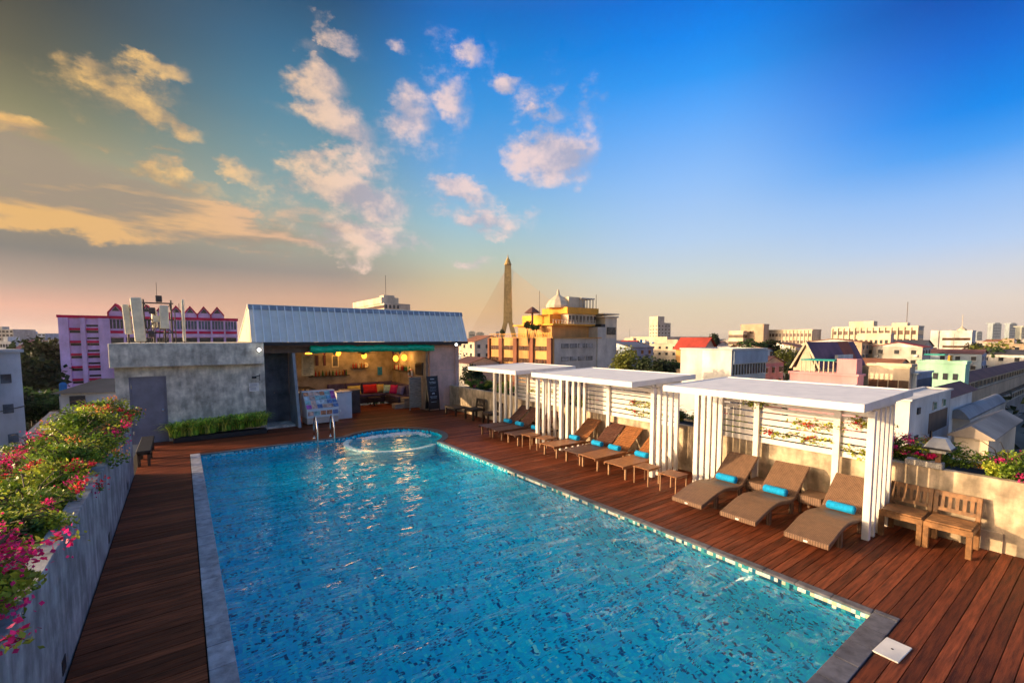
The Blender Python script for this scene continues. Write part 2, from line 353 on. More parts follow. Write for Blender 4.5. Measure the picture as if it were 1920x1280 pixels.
def unit(name, m, bevel=0): return MB().box(-.5, .5, -.5, .5, -.5, .5).mesh(name, m, False, bevel)
def ubox(me, name, parent, x0, x1, y0, y1, z0, z1, **k):
    return put(name, me, parent, ((x0 + x1) / 2, (y0 + y1) / 2, (z0 + z1) / 2), scale=(x1 - x0, y1 - y0, z1 - z0), **k)

# leaf clouds ------------------------------------------------------------
def leaves_mesh(name, m, pts, size, rng, aspect=.55, up=.5, jit=.35):
    n = len(pts); pts = np.asarray(pts)
    d = rng.normal(size=(n, 3)); d /= np.linalg.norm(d, axis=1)[:, None]
    nn = rng.normal(size=(n, 3)); nn[:, 2] += up * 2; nn /= np.linalg.norm(nn, axis=1)[:, None]
    d -= nn * (d * nn).sum(1)[:, None]; d /= np.linalg.norm(d, axis=1)[:, None] + 1e-9
    e = np.cross(nn, d); s = size * (1 + jit * rng.uniform(-1, 1, n))[:, None]
    V = np.stack([pts - d * s * .5, pts + e * s * aspect * .5 - nn * s * .08, pts + d * s * .5, pts - e * s * aspect * .5 - nn * s * .08], 1).reshape(-1, 3)
    me = bpy.data.meshes.new(name); me.vertices.add(4 * n); me.vertices.foreach_set('co', V.ravel().astype(np.float32))
    me.loops.add(4 * n); me.loops.foreach_set('vertex_index', np.arange(4 * n, dtype=np.int32))
    me.polygons.add(n); me.polygons.foreach_set('loop_start', np.arange(0, 4 * n, 4, dtype=np.int32))
    me.polygons.foreach_set('loop_total', np.full(n, 4, dtype=np.int32)); me.update(calc_edges=True); me.materials.append(m); return me
def clump_pts(rng, n, rad, k=14, fill=.3, cr=.42):
    """points in k lumpy sub-balls spread through an ellipsoid of radii rad"""
    c = rng.normal(size=(k, 3)); c /= np.linalg.norm(c, axis=1)[:, None]; c *= rng.uniform(fill, 1, (k, 1)) * (1 - cr * .6)
    w = rng.integers(0, k, n); p = rng.normal(size=(n, 3)); p /= np.linalg.norm(p, axis=1)[:, None]
    p *= (rng.uniform(0, 1, (n, 1)) ** .45) * cr * (rng.uniform(.6, 1.2, (k, 1))[w])
    return (c[w] + p) * np.array(rad)

# ------------------------------------------------------------------ ground far below and the block the terrace stands on
GZ = -21.7
GROUND = M('city_ground', (.16, .145, .12), .9, .3, .03, .1, .3)
put('ground', MB().add([(-9000, -9000, GZ), (9000, -9000, GZ), (9000, 9000, GZ), (-9000, 9000, GZ)], [(0, 1, 2, 3)]).mesh('ground', GROUND), kind='structure')

# ------------------------------------------------------------------ pool
PX0, PX1, PY0, PY1 = .33, 6.57, 1.68, 15.5
CX, CY, CR = 5.65, 14.45, 1.6
A0 = math.atan2(-math.sqrt(CR ** 2 - (PX1 - CX) ** 2), PX1 - CX); A1 = math.atan2(PY1 - CY, -math.sqrt(CR ** 2 - (PY1 - CY) ** 2))
def inpool(x, y, g=0):
    return (PX0 - g < x < PX1 + g and PY0 - g < y < PY1 + g) or (math.hypot(x - CX, y - CY) < CR + g)
arc = [(CX + CR * math.cos(A0 + (A1 - A0) * i / 40), CY + CR * math.sin(A0 + (A1 - A0) * i / 40)) for i in range(41)]
outline = [(PX0, PY0), (PX1, PY0)] + arc + [(PX0, PY1)]
TILES = [(0, (.0, .62, .95)), (.34, (.0, .72, .97)), (.56, (.0, .5, .88)), (.7, (.03, .8, .95)), (.78, (.0, .07, .22)), (.89, (.0, .22, .5)), (.965, (.25, .9, .9))]
MOS = mosaic('blue_mosaic', TILES, .046)
MOSB = mosaic('pale_mosaic', [(0, (.3, .55, .55)), (.3, (.55, .62, .55)), (.5, (.05, .32, .4)), (.8, (.02, .14, .2))], .05)
DEPTH = 1.3
n = len(outline); mb = MB()
mb.add([(x, y, -DEPTH) for x, y in outline], [tuple(range(n))])
pool = mb.build('pool_basin', MOS, kind='structure')
wl = MB()
for i in range(n):
    a, b = outline[i], outline[(i + 1) % n]
    wl.add([(*a, -DEPTH), (*b, -DEPTH), (*b, -.02), (*a, -.02)], [(0, 1, 2, 3)])
wl.build('basin_wall', MOS, pool)
ring = MB(); rn = 36
aa = [A1 + (A0 + 2 * math.pi - A1) * i / rn for i in range(rn + 1)]
for i in range(rn):
    p = []
    for an in (aa[i], aa[i + 1]):
        for r in (CR, CR - .17): p.append((CX + r * math.cos(an), CY + r * math.sin(an)))
    o, q, o2, q2 = p[0], p[1], p[2], p[3]
    ring.add([(*o, -DEPTH), (*q, -DEPTH), (*q, -.086), (*o, -.086), (*o2, -DEPTH), (*q2, -DEPTH), (*q2, -.086), (*o2, -.086)], [(3, 2, 6, 7), (0, 3, 7, 4), (1, 5, 6, 2)])
ring.build('ring_wall', mosaic('ring_mosaic', [(0, (.6, .8, .78)), (.5, (.8, .85, .8)), (.8, (.25, .6, .65))], .05), pool)
fl = MB().add([(CX + (CR - .02) * math.cos(k * math.pi / 18), CY + (CR - .02) * math.sin(k * math.pi / 18), -.45) for k in range(36)], [tuple(range(36))])
fl.build('spa_floor', mosaic('spa_mosaic', [(0, (.05, .75, .85)), (.5, (.15, .82, .85)), (.8, (.0, .55, .7))], .05), pool)
WZ = -.105
me = MB().add([(x, y, WZ) for x, y in outline], [tuple(range(n))]).mesh('pool_water', water_mat())
put('pool_water', me, kind='structure')
# waterline tiles: individual along the near part of the right wall, the rest from the mosaic material
tm = MB().box(-.004, .004, -.0235, .0235, -.0235, .0235)
tms = [tm.mesh('tile', M('tile_' + k, c, .15, .05, 5, 0)) for k, c in (('white', (.75, .75, .62)), ('sand', (.6, .55, .38)), ('teal', (.04, .3, .33)), ('blue', (.01, .13, .24)), ('deep', (.005, .05, .1)))]
for r in range(2):
    for k in range(150):
        w = (3, 2, 2, 1.5, .8) if r == 0 else (.3, .5, 3, 3, 3)
        put('tile', rnd.choices(tms, w)[0], pool, (PX1 - .006, PY0 + .026 + k * .05, -.046 - r * .05))
for y0, y1, nm in ((PY0 + 7.53, CY - 1.33, 0),):
    b = MB()
    b.box(PX1 - .008, PX1 - .002, y0, y1, -.09, -.022).build('waterline_band', MOSB, pool)
MB().box(PX0 + .002, PX1 - 2.2, PY1 - .01, PY1 - .003, -.09, -.022).build('waterline_band', MOSB, pool)
# coping stones
cs = unit('coping_stone', STONE, .03); csd = unit('coping_stone', M('coping_dark', (.13, .13, .15), .5, .25, 6, .25, 30, objvar=.15), .03)
def stone(x0, x1, y0, y1, cs=cs):
    dz = rnd.uniform(-.003, .003)
    ubox(cs, 'coping_stone', pool, x0 + .004, x1 - .004, y0 + .004, y1 - .004, -.05, .012 + dz)
y = PY0 - .22
while y < PY1 + .2:
    stone(PX0 - .24, PX0, y, min(y + .42, PY1 + .22)); y += .42
x = PX0
while x < PX1 + .12:
    stone(x, min(x + .42, PX1 + .15), PY0 - .24, PY0, csd); x += .42
y = PY0
while y < CY - 1.35:
    stone(PX1, PX1 + .13, y, min(y + .42, CY - 1.31), csd); y += .42
x = PX0
while x < 4.4:
    stone(x, min(x + .42, 4.42), PY1, PY1 + .13, csd); x += .42
wm = MB(); da = R(14.3)
wm.prismz([(CR * math.cos(-da / 2 + .003), CR * math.sin(-da / 2 + .003)), ((CR + .2) * math.cos(-da / 2 + .003), (CR + .2) * math.sin(-da / 2 + .003)), ((CR + .2), 0), ((CR + .2) * math.cos(da / 2 - .003), (CR + .2) * math.sin(da / 2 - .003)), (CR * math.cos(da / 2 - .003), CR * math.sin(da / 2 - .003)), (CR, 0)], -.05, .014)
wmm = wm.mesh('coping_stone', M('spa_coping_stone', (.07, .08, .09), .5, .2, 6, .2), False)
k = int((A1 - A0) / da)
for i in range(k + 1): put('coping_stone', wmm, pool, (CX, CY, 0), (0, 0, A0 + da / 2 + i * (A1 - A0 - da) / k))
# bubbling water in the spa
fm = MB(); rg = random.Random(3)
for cxx, cyy, sx, sy, q in ((5.25, 15.35, .22, .1, 120), (6.25, 15.3, .34, .12, 260), (5.9, 15.55, .4, .06, 120), (6.85, 14.9, .1, .3, 90)):
    for i in range(q):
        px, py = rg.gauss(cxx, sx), rg.gauss(cyy, sy)
        if math.hypot(px - CX, py - CY) > CR - .06: continue
        r = rg.uniform(.008, .03); fm.lathe([(r, 0), (r * .8, r * .5), (r * .3, r * .8)], (px, py, WZ), 6)
fm.build('spa_foam', M('foam', (.75, .85, .86), .3, .05, 5, 0), label='white bubbling foam on the round spa water', cat='foam', kind='stuff')

# ------------------------------------------------------------------ deck
g = .15; mb = MB()
x = -1.2
while x < 10.2:
    y = -2.
    while y < 22.6:
        if not all(inpool(a, b, .02) for a in (x, x + g) for b in (y, y + g)) and not any(inpool(a, b, .0) for a in (x, x + g) for b in (y, y + g)):
            mb.add([(x, y, -.04), (x + g, y, -.04), (x + g, y + g, -.04), (x, y + g, -.04)], [(0, 1, 2, 3)])
        y += g
    x += g
base = mb.build('deck', DECKB, kind='structure')
bu = unit('plank', DECK, .015)
PW = .132
def plank(x0, x1, y0, y1, sl=None):
    z1 = rnd.uniform(-.002, .002)
    if sl is None: ubox(bu, 'plank', base, x0, x1, y0, y1, -.03, z1)
    else:
        (xa0, xa1), (xb0, xb1) = sl
        MB().prismz([(xa0, y0), (xa1, y0), (xb1, y1), (xb0, y1)], -.03, z1).build('plank', DECK, base)
def circ_x(y, s):
    d = (CR + .2) ** 2 - (y - CY) ** 2
    return CX + s * math.sqrt(d) if d > 0 else None
y = -.95; XL, XR = -1.03, 10.13; far = []
while y < 22.3:
    y1 = y + PW - .008
    right0 = PX1 + .137
    if y < PY0 - .25 < y1: y = PY0 - .25 - PW + .008; y1 = PY0 - .25
    if y1 <= PY0 - .24:
        plank(XL, 5.2 if int(y * 10) % 2 else 3.1, y, y1); plank((5.2 if int(y * 10) % 2 else 3.1) + .006, XR, y, y1)
    elif y < PY1 + .13:
        plank(XL, PX0 - .25, y, y1)
        if PY0 - .25 < y < PY0 + .0 : pass
        ca, cb = circ_x(y, 1), circ_x(y1, 1)
        xa = max(right0, ca or 0); xb = max(right0, cb or 0)
        if xa == xb: plank(xa, XR, y, y1)
        else: plank(0, 0, y, y1, ((xa, XR), (xb, XR)))
    else:
        ca, cb = circ_x(y, -1), circ_x(y1, -1)
        xe = XR if y < 19.05 else 9.15
        xs = XL if y < 18.2 else 2.45
        if ca:
            xa, xb = circ_x(y, 1), (circ_x(y1, 1) or CX); cb = cb or CX
            plank(0, 0, y, y1, ((xs, ca), (xs, cb))); plank(0, 0, y, y1, ((xa, xe), (xb, xe)))
        else: plank(xs, xe, y, y1)
    y = y1 + .008
# skimmer lid
t = thing('skimmer_lid', 'flat white plastic cover set in the deck at the near corner of the pool', 'lid', (5.97, 1.33, .012), R(-3))
MB().box(-.2, .2, -.11, .11, -.01, .006).build('cover', WHITE, t, bevel=.004)
MB().lathe([(.012, 0), (.012, .004)], (0, 0, .006), 8).build('finger_hole', BLACK, t)

# ------------------------------------------------------------------ pool ladder
t = thing('pool_ladder', 'polished steel ladder with two looped handrails at the far edge of the pool', 'ladder', (3.72, PY1, 0))
def rail(x):
    P = [(x, .42, 0), (x, .40, .35), (x, .36, .62), (x, .25, .74), (x, .1, .74), (x, -.04, .6), (x, -.1, .3), (x, -.1, -.9)]
    return MB().tube([Vector((x, .4, 0))] + [Vector(p) for p in P[1:]], .024, 10)
for x in (-.26, .26): rail(x).build('handrail', STEEL, t, smooth=True)
for z in (-.25, -.5, -.75): MB().box(-.26, .26, -.14, -.06, z, z + .03).build('step', STEEL, t)
for x in (-.26, .26): MB().lathe([(.05, 0), (.045, .02)], (x, .4, .004)).build('foot_plate', STEEL, t)

# ------------------------------------------------------------------ planter walls
w = thing('planter_wall', 'long blue-grey concrete planter wall along the left side of the deck', 'planter')
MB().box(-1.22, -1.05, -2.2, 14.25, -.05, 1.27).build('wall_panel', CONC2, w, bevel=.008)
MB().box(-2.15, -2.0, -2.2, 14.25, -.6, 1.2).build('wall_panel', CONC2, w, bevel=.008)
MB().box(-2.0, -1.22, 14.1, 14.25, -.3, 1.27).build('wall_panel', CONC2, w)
for y in (4.2, 6.1):
    MB().box(-2.0, -1.22, y, y + .12, .4, 1.26).build('cross_wall', CONC2, w)
MB().box(-2.0, -1.22, -2.2, 14.1, .5, 1.05).build('soil', M('soil', (.03, .02, .012), .95, .3, 10, .5, 30), w)
for y in (5.9, 9.4, 12.6):
    MB().box(-1.052, -1.045, y, y + .16, .06, .2).build('drain_opening', BLACK, w)
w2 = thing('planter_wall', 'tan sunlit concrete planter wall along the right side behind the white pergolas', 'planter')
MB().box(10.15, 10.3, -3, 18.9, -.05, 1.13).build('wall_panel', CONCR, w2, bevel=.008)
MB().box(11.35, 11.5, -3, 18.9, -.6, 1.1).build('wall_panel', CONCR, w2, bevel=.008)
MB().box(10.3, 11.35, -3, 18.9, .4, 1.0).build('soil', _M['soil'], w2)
MB().box(10.1, 10.16, 1.02, 1.5, -.03, .3).build('step_block', CONCR, w2)

# dark bench at the far left end of the planter
t = thing('low_bench', 'low dark bench in the corner at the end of the left planter wall', 'bench', (-1.02, 15.9, 0))
MB().box(-.02, .28, -1.0, 1.2, .36, .42).build('seat', BLACK, t, bevel=.01)
for y in (-.95, 0, 1.1):
    MB().box(0, .06, y, y + .07, 0, .36).build('leg', OLDW, t); MB().box(.2, .26, y, y + .07, 0, .36).build('leg', OLDW, t)
MB().box(0, .27, -.95, 1.15, .3, .36).build('frame', BLACK, t)

# ------------------------------------------------------------------ white pergolas
def pergola(y0, y1, label, rears):
    t = thing('pergola', label, 'pergola', (9.5, (y0 + y1) / 2, 0), group='white pergolas along the right side of the deck')
    yc = (y0 + y1) / 2; RT = (0, R(-1.4), 0); RP = (0, 0, 2.31); X = lambda x: x - 9.5; Yv = lambda y: y - yc
    # roof: fascia frame with a shallow ribbed deck on top
    ra, rb = y0 - .17, y1 + .17
    MB().box(X(7.99), X(8.05), Yv(ra), Yv(rb), 2.265, 2.385, rot=RT, piv=RP).box(X(10.40), X(10.46), Yv(ra), Yv(rb), 2.265, 2.385, rot=RT, piv=RP).box(X(8.05), X(10.40), Yv(ra), Yv(ra + .05), 2.265, 2.385, rot=RT, piv=RP).box(X(8.05), X(10.40), Yv(rb - .05), Yv(rb), 2.265, 2.385, rot=RT, piv=RP).build('fascia', WHITE, t)
    MB().box(X(8.05), X(10.40), Yv(ra + .05), Yv(rb - .05), 2.335, 2.372, rot=RT, piv=RP).build('roof_sheet', WHITE, t)
    q = MB(); yy = ra + .35
    while yy < rb - .1: q.box(X(8.05), X(10.4), Yv(yy), Yv(yy + .04), 2.25, 2.335, rot=RT, piv=RP); yy += .55
    q.build('rafters', WHITE, t, kind='stuff')
    MB().box(X(8.955), X(9.045), Yv(y0 + .01), Yv(y1 - .01), 2.14, 2.24).build('front_beam', WHITE, t)
    for ys in (y0, y1):
        for i in range(5):
            x = 9.0 + i * .238; hw = .05 if i == 0 else .032
            MB().box(X(x - hw), X(x + hw), Yv(ys - .05), Yv(ys + .05), 0, 2.14 if i == 0 else 2.16).build('front_post' if i == 0 else 'side_slat', WHITE, t, bevel=.004)
        MB().box(X(9.046), X(10.06), Yv(ys - .035), Yv(ys + .035), 2.162, 2.24).build('side_beam', WHITE, t)
    for yr in rears: MB().box(X(9.93), X(10.0), Yv(yr - .055), Yv(yr + .055), 0, 2.24).build('rear_post', WHITE, t, bevel=.004)
    z = 1.08; sm = MB().box(-.011, .011, Yv(y0 + .03), Yv(y1 - .03), 0, .106).mesh('rail', WHITE)
    while z < 2.15:
        put('rail', sm, t, (X(10.013), 0, z)); z += .134
    return t
pergola(2.43, 5.5, 'nearest white pergola, shading the three brown wicker loungers', (3.22, 4.7))
pergola(6.64, 9.85, 'middle white pergola, shading four orange wooden loungers', (7.35, 8.9))
pergola(10.95, 13.37, 'farthest white pergola, next to the bar end of the deck', (11.7, 12.7))

# ------------------------------------------------------------------ loungers
def wicker():
    t = thing('sun_lounger', '', 'sun lounger', group='brown wicker loungers under the nearest pergola')
    # S-shaped profile, foot at x=0, head at x=2.25
    top = [(0, .2), (.12, .225), (.3, .275), (.55, .335), (.8, .365), (1.0, .355), (1.2, .32), (1.38, .30), (1.5, .315), (1.6, .36)]
    bot = [(1.62, .28), (1.4, .23), (1.2, .245), (1.0, .28), (.8, .295), (.55, .265), (.3, .2), (.1, .14), (0, .115)]
    MB().prism(top + bot, -.32, .32).build('seat', WICK, t, bevel=.012)
    b = MB().prism([(1.5, .325), (2.12, .80), (2.155, .77), (1.56, .28)], -.32, .32); b.build('backrest', WICK, t, bevel=.012)
    for s in (-.27, .27):
        MB().box(.55, .62, s - .03, s + .03, 0, .24).build('leg', WICK, t); MB().box(1.45, 1.52, s - .03, s + .03, 0, .21).build('leg', WICK, t)
    for s in (-.26, .23): MB().box(1.9, 1.94, s, s + .03, .05, .6, rot=(0, R(-12), 0)).build('backrest_prop', BLACK, t)
    MB().box(-.006, 0, -.03, .03, .14, .17).build('name_plate', M('pale_plate', (.8, .78, .74), .4, .05, 5, 0), t)
    return t
W = wicker(); scan(W)
for i, (y, lb) in enumerate(((4.9, 'brown wicker lounger farthest from the camera under the nearest pergola, beside the small square table'), (3.93, 'brown wicker lounger in the middle of the three, between the two wicker side tables'), (2.87, 'brown wicker lounger nearest the camera, beside the near white pergola post'))):
    if i == 0: W.location = (7.72, y, 0); W['label'] = lb
    else: copy_thing(W, (7.75, y - (.02 if i == 2 else 0), 0), 0, lb)
def teak_lounger(m, ang=38, name='sun_lounger'):
    t = thing(name, '', 'sun lounger', group='wooden slatted loungers under the pergolas')
    for s in (-.3, .265): MB().box(0, 1.98, s, s + .035, .27, .32).build('side_rail', m, t, bevel=.004)
    q = MB(); x = 0.0
    while x < 1.2: q.box(x, x + .062, -.3, .3, .322, .342); x += .072
    q.build('seat_slats', m, t, kind='stuff')
    q = MB(); a = R(ang); L = .8; k = 0
    while k < L:
        x, z = 1.22 + k * math.cos(a), .335 + k * math.sin(a)
        q.box(x, x + .062, -.28, .28, z, z + .02, rot=(0, -a, 0), piv=(x, 0, z)); k += .072
    q.box(1.22, 1.22 + L, -.25, -.21, .31, .333, rot=(0, -a, 0), piv=(1.22, 0, .33)).box(1.22, 1.22 + L, .21, .25, .31, .333, rot=(0, -a, 0), piv=(1.22, 0, .33))
    q.build('backrest', m, t)
    for x in (.12, 1.7):
        for s in (-.27, .24): MB().box(x, x + .05, s, s + .035, 0, .27).build('leg', TEAKP, t)
    for s in (-.2, .2): MB().tube([(1.75, s, .3), (1.78, s, .32 + .5 * math.sin(a))], .012, 6).build('backrest_prop', TEAKP, t)
    return t
TO = teak_lounger(TEAK); TD = teak_lounger(TEAKD); scan(TO); scan(TD)
o1 = [(9.53, 'orange wooden lounger at the far end of the middle pergola', TO), (8.62, 'dark brown wooden lounger second in the row under the middle pergola', TD), (8.0, 'broad orange wooden lounger beside the dark one under the middle pergola', TO), (7.12, 'orange wooden lounger behind the near post of the middle pergola', TO),
      (12.88, 'dark wooden lounger nearest the bar under the farthest pergola', TD), (12.2, 'dark wooden lounger in the middle under the farthest pergola', TD), (11.32, 'reddish wooden lounger at the near end of the farthest pergola', TD)]
used = set()
for y, lb, src in o1:
    xx = 8.17
    if src.name not in used: used.add(src.name); src.location = (xx, y, 0); src['label'] = lb
    else: copy_thing(src, (xx, y, 0), 0, lb)
# rolled towels
def towel(x, y, z, lb, L=.36, rz=0):
    o = thing('rolled_towel', lb, 'towel', (x, y, z), rz, 'rolled cyan towels on the loungers')
    prof = []; nn = 40
    sec = [(math.cos(t_ * 2 * math.pi / 14) * (.085 + .004 * math.sin(3 * t_)), math.sin(t_ * 2 * math.pi / 14) * .072) for t_ in range(14)]
    MB().prism([(a, b + .072) for a, b in sec], -L / 2, L / 2).build('towel_roll', TOWEL, o, bevel=.012)
    sp = []
    for k_ in range(26):
        aa_ = k_ * .7; r_ = .012 + .0026 * k_; sp.append((r_ * math.cos(aa_), 0, .072 + r_ * .85 * math.sin(aa_)))
    for s in (-1, 1): MB().tube([(p[0], s * (L / 2 + .001), p[2]) for p in sp], .005, 5).build('spiral_end', TOWEL, o)
    return o
for y, lb in ((4.9, 'farthest of the three cyan towels on the wicker loungers'), (3.93, 'cyan towel on the middle wicker lounger'), (2.85, 'cyan towel on the wicker lounger nearest the camera')):
    towel(9.17, y, .31, lb, .40)
for y, lb in ((9.53, 'blue towel on the farthest lounger of the middle pergola'), (8.62, 'blue towel on the dark lounger of the middle pergola'), (8.0, 'blue towel on the broad orange lounger'), (7.12, 'turquoise towel on the lounger behind the white pergola post'),
              (12.88, 'blue towel on the lounger nearest the bar'), (12.2, 'blue towel on the middle lounger of the farthest pergola'), (11.32, 'blue towel on the reddish lounger at the near end of the farthest pergola')):
    towel(9.22, y, .345, lb, .34)
# small tables
def small_table(x, y, lb):
    t = thing('side_table', lb, 'table', (x, y, 0), group='small wooden tables between the loungers')
    q = MB(); k = -.22
    while k < .2: q.box(-.22, .22, k, k + .05, .38, .4); k += .0555
    q.build('table_top', TEAK, t, kind=None)
    for s in (-.205, .18): MB().box(-.2, .2, s, s + .025, .345, .38).build('side_rail', TEAKP, t)
    for a in (-.2, .18):
        for b in (-.2, .18): MB().box(a, a + .02, b, b + .02, 0, .345).build('leg', TEAKP, t)
small_table(8.5, 5.72, 'small orange wooden table between the middle and the nearest pergola')
small_table(8.5, 6.42, 'small orange wooden table in front of the near post of the middle pergola')
small_table(8.62, 10.1, 'small wooden table beside the farthest lounger of the middle pergola')
small_table(8.52, 10.68, 'small wooden table in front of the near post of the farthest pergola')
for y, lb in ((4.42, 'low wicker side table between the two farther wicker loungers'), (3.42, 'low wicker side table between the two nearer wicker loungers')):
    t = thing('side_table', lb, 'table', (9.62, y, 0), group='low wicker tables')
    MB().box(-.25, .25, -.2, .2, .2, .36).build('top_box', WICK, t, bevel=.01)
    for a in (-.22, .18):
        for b in (-.18, .14): MB().box(a, a + .04, b, b + .04, 0, .2).build('leg', WICK, t)

# ------------------------------------------------------------------ wooden bench chairs
def bench_chair(x, y, lb, m=BENCH, rz=0, w=.56, grp='wooden chairs against the right wall'):
    t = thing('wooden_chair', lb, 'chair', (x, y, 0), rz, grp)
    h = w / 2
    for k in range(5): MB().box(-.3 + k * .098, -.3 + k * .098 + .09, -h + .02, h - .02, .43, .455).build('seat_slat', m, t, bevel=.004)
    MB().box(-.32, -.29, -h, h, .34, .428).build('front_rail', m, t); MB().box(-.29, .26, -h, -h + .03, .36, .428).box(-.29, .26, h - .03, h, .36, .428).build('side_rail', m, t)
    for s in (-h, h - .07): MB().box(-.33, -.26, s, s + .07, 0, .35).build('leg', m, t, bevel=.006); MB().box(.22, .29, s, s + .07, 0, .45, ).build('leg', m, t, bevel=.006)
    for s in (-h, h - .06): MB().box(.22, .27, s, s + .06, .45, .82, rot=(0, R(10), 0), piv=(.24, 0, .45)).build('back_post', m, t, bevel=.005)
    MB().box(.22, .26, -h + .06, h - .06, .74, .82, rot=(0, R(10), 0), piv=(.24, 0, .45)).build('top_rail', m, t)
    MB().box(.22, .26, -h + .06, h - .06, .5, .56, rot=(0, R(10), 0), piv=(.24, 0, .45)).build('lower_rail', m, t)
    nn = 5
    for k in range(nn):
        yy = -h + .085 + k * (w - .17 - .045) / (nn - 1); MB().box(.23, .25, yy, yy + .045, .56, .74, rot=(0, R(10), 0), piv=(.24, 0, .45)).build('back_slat', m, t)
    return t
bench_chair(9.72, 1.53, 'wooden slat-back chair nearest the camera on the right, fully in the sun')
bench_chair(9.72, 2.1, 'wooden slat-back chair striped by shadows, next to the near pergola')
bench_chair(9.72, 14.6, 'dark wooden chair beside the far post of the farthest pergola', OLDW, R(-12), .6, 'dark chairs at the far end of the right wall')
bench_chair(9.72, 15.9, 'dark wooden chair between the farthest pergola and the bar', OLDW, R(4), .6, 'dark chairs at the far end of the right wall')
t = thing('low_table', 'low dark wooden table against the planter wall near the bar corner', 'table', (9.6, 17.3, 0))
MB().box(-.3, .3, -.5, .5, .3, .36).build('table_top', OLDW, t)
for a in (-.28, .22):
    for b in (-.46, .4): MB().box(a, a + .06, b, b + .06, 0, .3).build('leg', OLDW, t)

# lantern on the right wall
t = thing('lantern', 'pyramid-roofed lantern on a short wooden post among the flowers', 'lantern', (10.22, 1.83, 1.13))
MB().box(-.035, .035, -.035, .035, 0, .3).build('post', BENCH, t)
hat = MB(); hat.add([(-.17, -.17, .36), (.17, -.17, .36), (.17, .17, .36), (-.17, .17, .36), (-.08, -.08, .52), (.08, -.08, .52), (.08, .08, .52), (-.08, .08, .52)], [(0, 1, 2, 3), (4, 7, 6, 5), (0, 4, 5, 1), (1, 5, 6, 2), (2, 6, 7, 3), (3, 7, 4, 0)])
hat.build('roof', M('lantern_grey', (.5, .5, .5), .35, .1, 5, .05), t)
MB().box(-.185, .185, -.185, -.15, .33, .362).box(-.185, .185, .15, .185, .33, .362).box(-.185, -.15, -.15, .15, .33, .362).box(.15, .185, -.15, .15, .33, .362).build('frame', BLACK, t)
MB().box(-.1, .1, -.1, .1, .27, .33).build('glass_box', M('frosted', (.6, .6, .55), .3, .05, 5, 0), t)
t = thing('flower_pot', 'small speckled trough with pink flowers on the ledge beside the lantern', 'plant pot', (10.2, 2.0, 1.13))
MB().box(-.1, .1, -.24, .24, 0, .1).build('trough', M('speckled', (.6, .56, .48), .7, .3, 60, .2), t, bevel=.01)
rng = np.random.default_rng(5)
put('flowers', leaves_mesh('flowers', PINK, clump_pts(rng, 160, (.1, .16, .08), 4) + [0, -.02, .18], .05, rng, .9), t, kind='stuff')
put('foliage', leaves_mesh('foliage', LEAF, clump_pts(rng, 160, (.12, .24, .08), 5) + [0, 0, .12], .05, rng), t, kind='stuff')
# ------------------------------------------------------------------ concrete service block with grey door
b = thing('service_block', 'grey polished concrete block with a thick roof slab and a grey metal door', 'building', (0, 18.2, 0))
MB().box(-1.66, -1.34, 0, .25, -.05, 2.43).box(-.42, 2.38, 0, .25, -.05, 2.43).box(-1.34, -.42, 0, .25, 2.12, 2.43).build('front_wall', CONC, b)
MB().box(-1.66, -1.42, .25, 4.5, -.05, 2.43).build('side_wall', CONC, b)
MB().box(2.14, 2.38, .25, 1.6, -.05, 2.43).build('side_wall', CONC, b)
MB().box(-1.74, 2.34, -.32, 4.8, 2.43, 3.16).build('roof_slab', CONC, b, bevel=.015)
d = MB().box(-1.30, -.46, .06, .11, 0, 2.08).build('door', DOORM, b, bevel=.004)
MB().box(-1.34, -1.30, .02, .13, 0, 2.12).box(-.46, -.42, .02, .13, 0, 2.12).box(-1.30, -.46, .02, .13, 2.08, 2.12).build('door_frame', DOORM, b)
MB().lathe([(.032, 0), (.036, .03), (.02, .055)], (-.54, .05, 1.0), 12).build('handle', STEEL, d)
for z in (.3, 1.75): MB().box(-1.305, -1.285, .045, .06, z, z + .12).build('hinge', STEEL, d)
# round lamps
def bulkhead(x, y, z, lb):
    t = thing('wall_lamp', lb, 'lamp', (x, y, z), 0, 'round white lamps on the bar front')
    MB().tube([(0, .06, 0), (0, 0, 0)], .07, 14).build('base', BLACK, t)
    MB().lathe([(.001, -.062), (.035, -.05), (.058, -.02), (.062, 0), (.05, .035), (.02, .058), (.001, .062)], (0, -.05, 0), 12).build('globe', M('lamp_globe', (1, .93, .82), .4, .01, 5, 0, emit=5), t, smooth=True)
bulkhead(2.18, 17.83, 2.92, 'round lit lamp on the concrete roof slab, left of the bar')
bulkhead(10.35, 18.62, 3.03, 'round lit lamp under the right end of the metal roof')
t = thing('security_camera', 'small dark camera on a bracket above the white notice', 'camera', (2.1, 18.2, 1.95))
MB().box(-.14, .0, -.16, -.09, -.03, .04).build('body', BLACK, t, bevel=.01); MB().tube([(-.02, -.12, .03), (.1, -.08, .06), (.1, 0, .06)], .014).build('bracket', BLACK, t)
MB().tube([(.12, -.01, .1), (.12, -.01, -.12)], .01).build('cable', BLACK, t)
t = thing('notice_plate', 'white notice with two rows of printed lines on the concrete wall', 'sign', (2.03, 18.19, 1.6))
MB().box(-.15, .15, -.01, 0, .02, .15).box(-.15, .15, -.01, 0, -.14, 0).build('plate', WHITE, t)
q = MB()
for z in (.11, .075, .045, -.03, -.06, -.1): q.box(-.12, .1 - .04 * (z < 0), -.013, -.0105, z, z + .012)
q.build('printed_lines', M('print_grey', (.2, .2, .25), .6, .1, 5, 0), t)

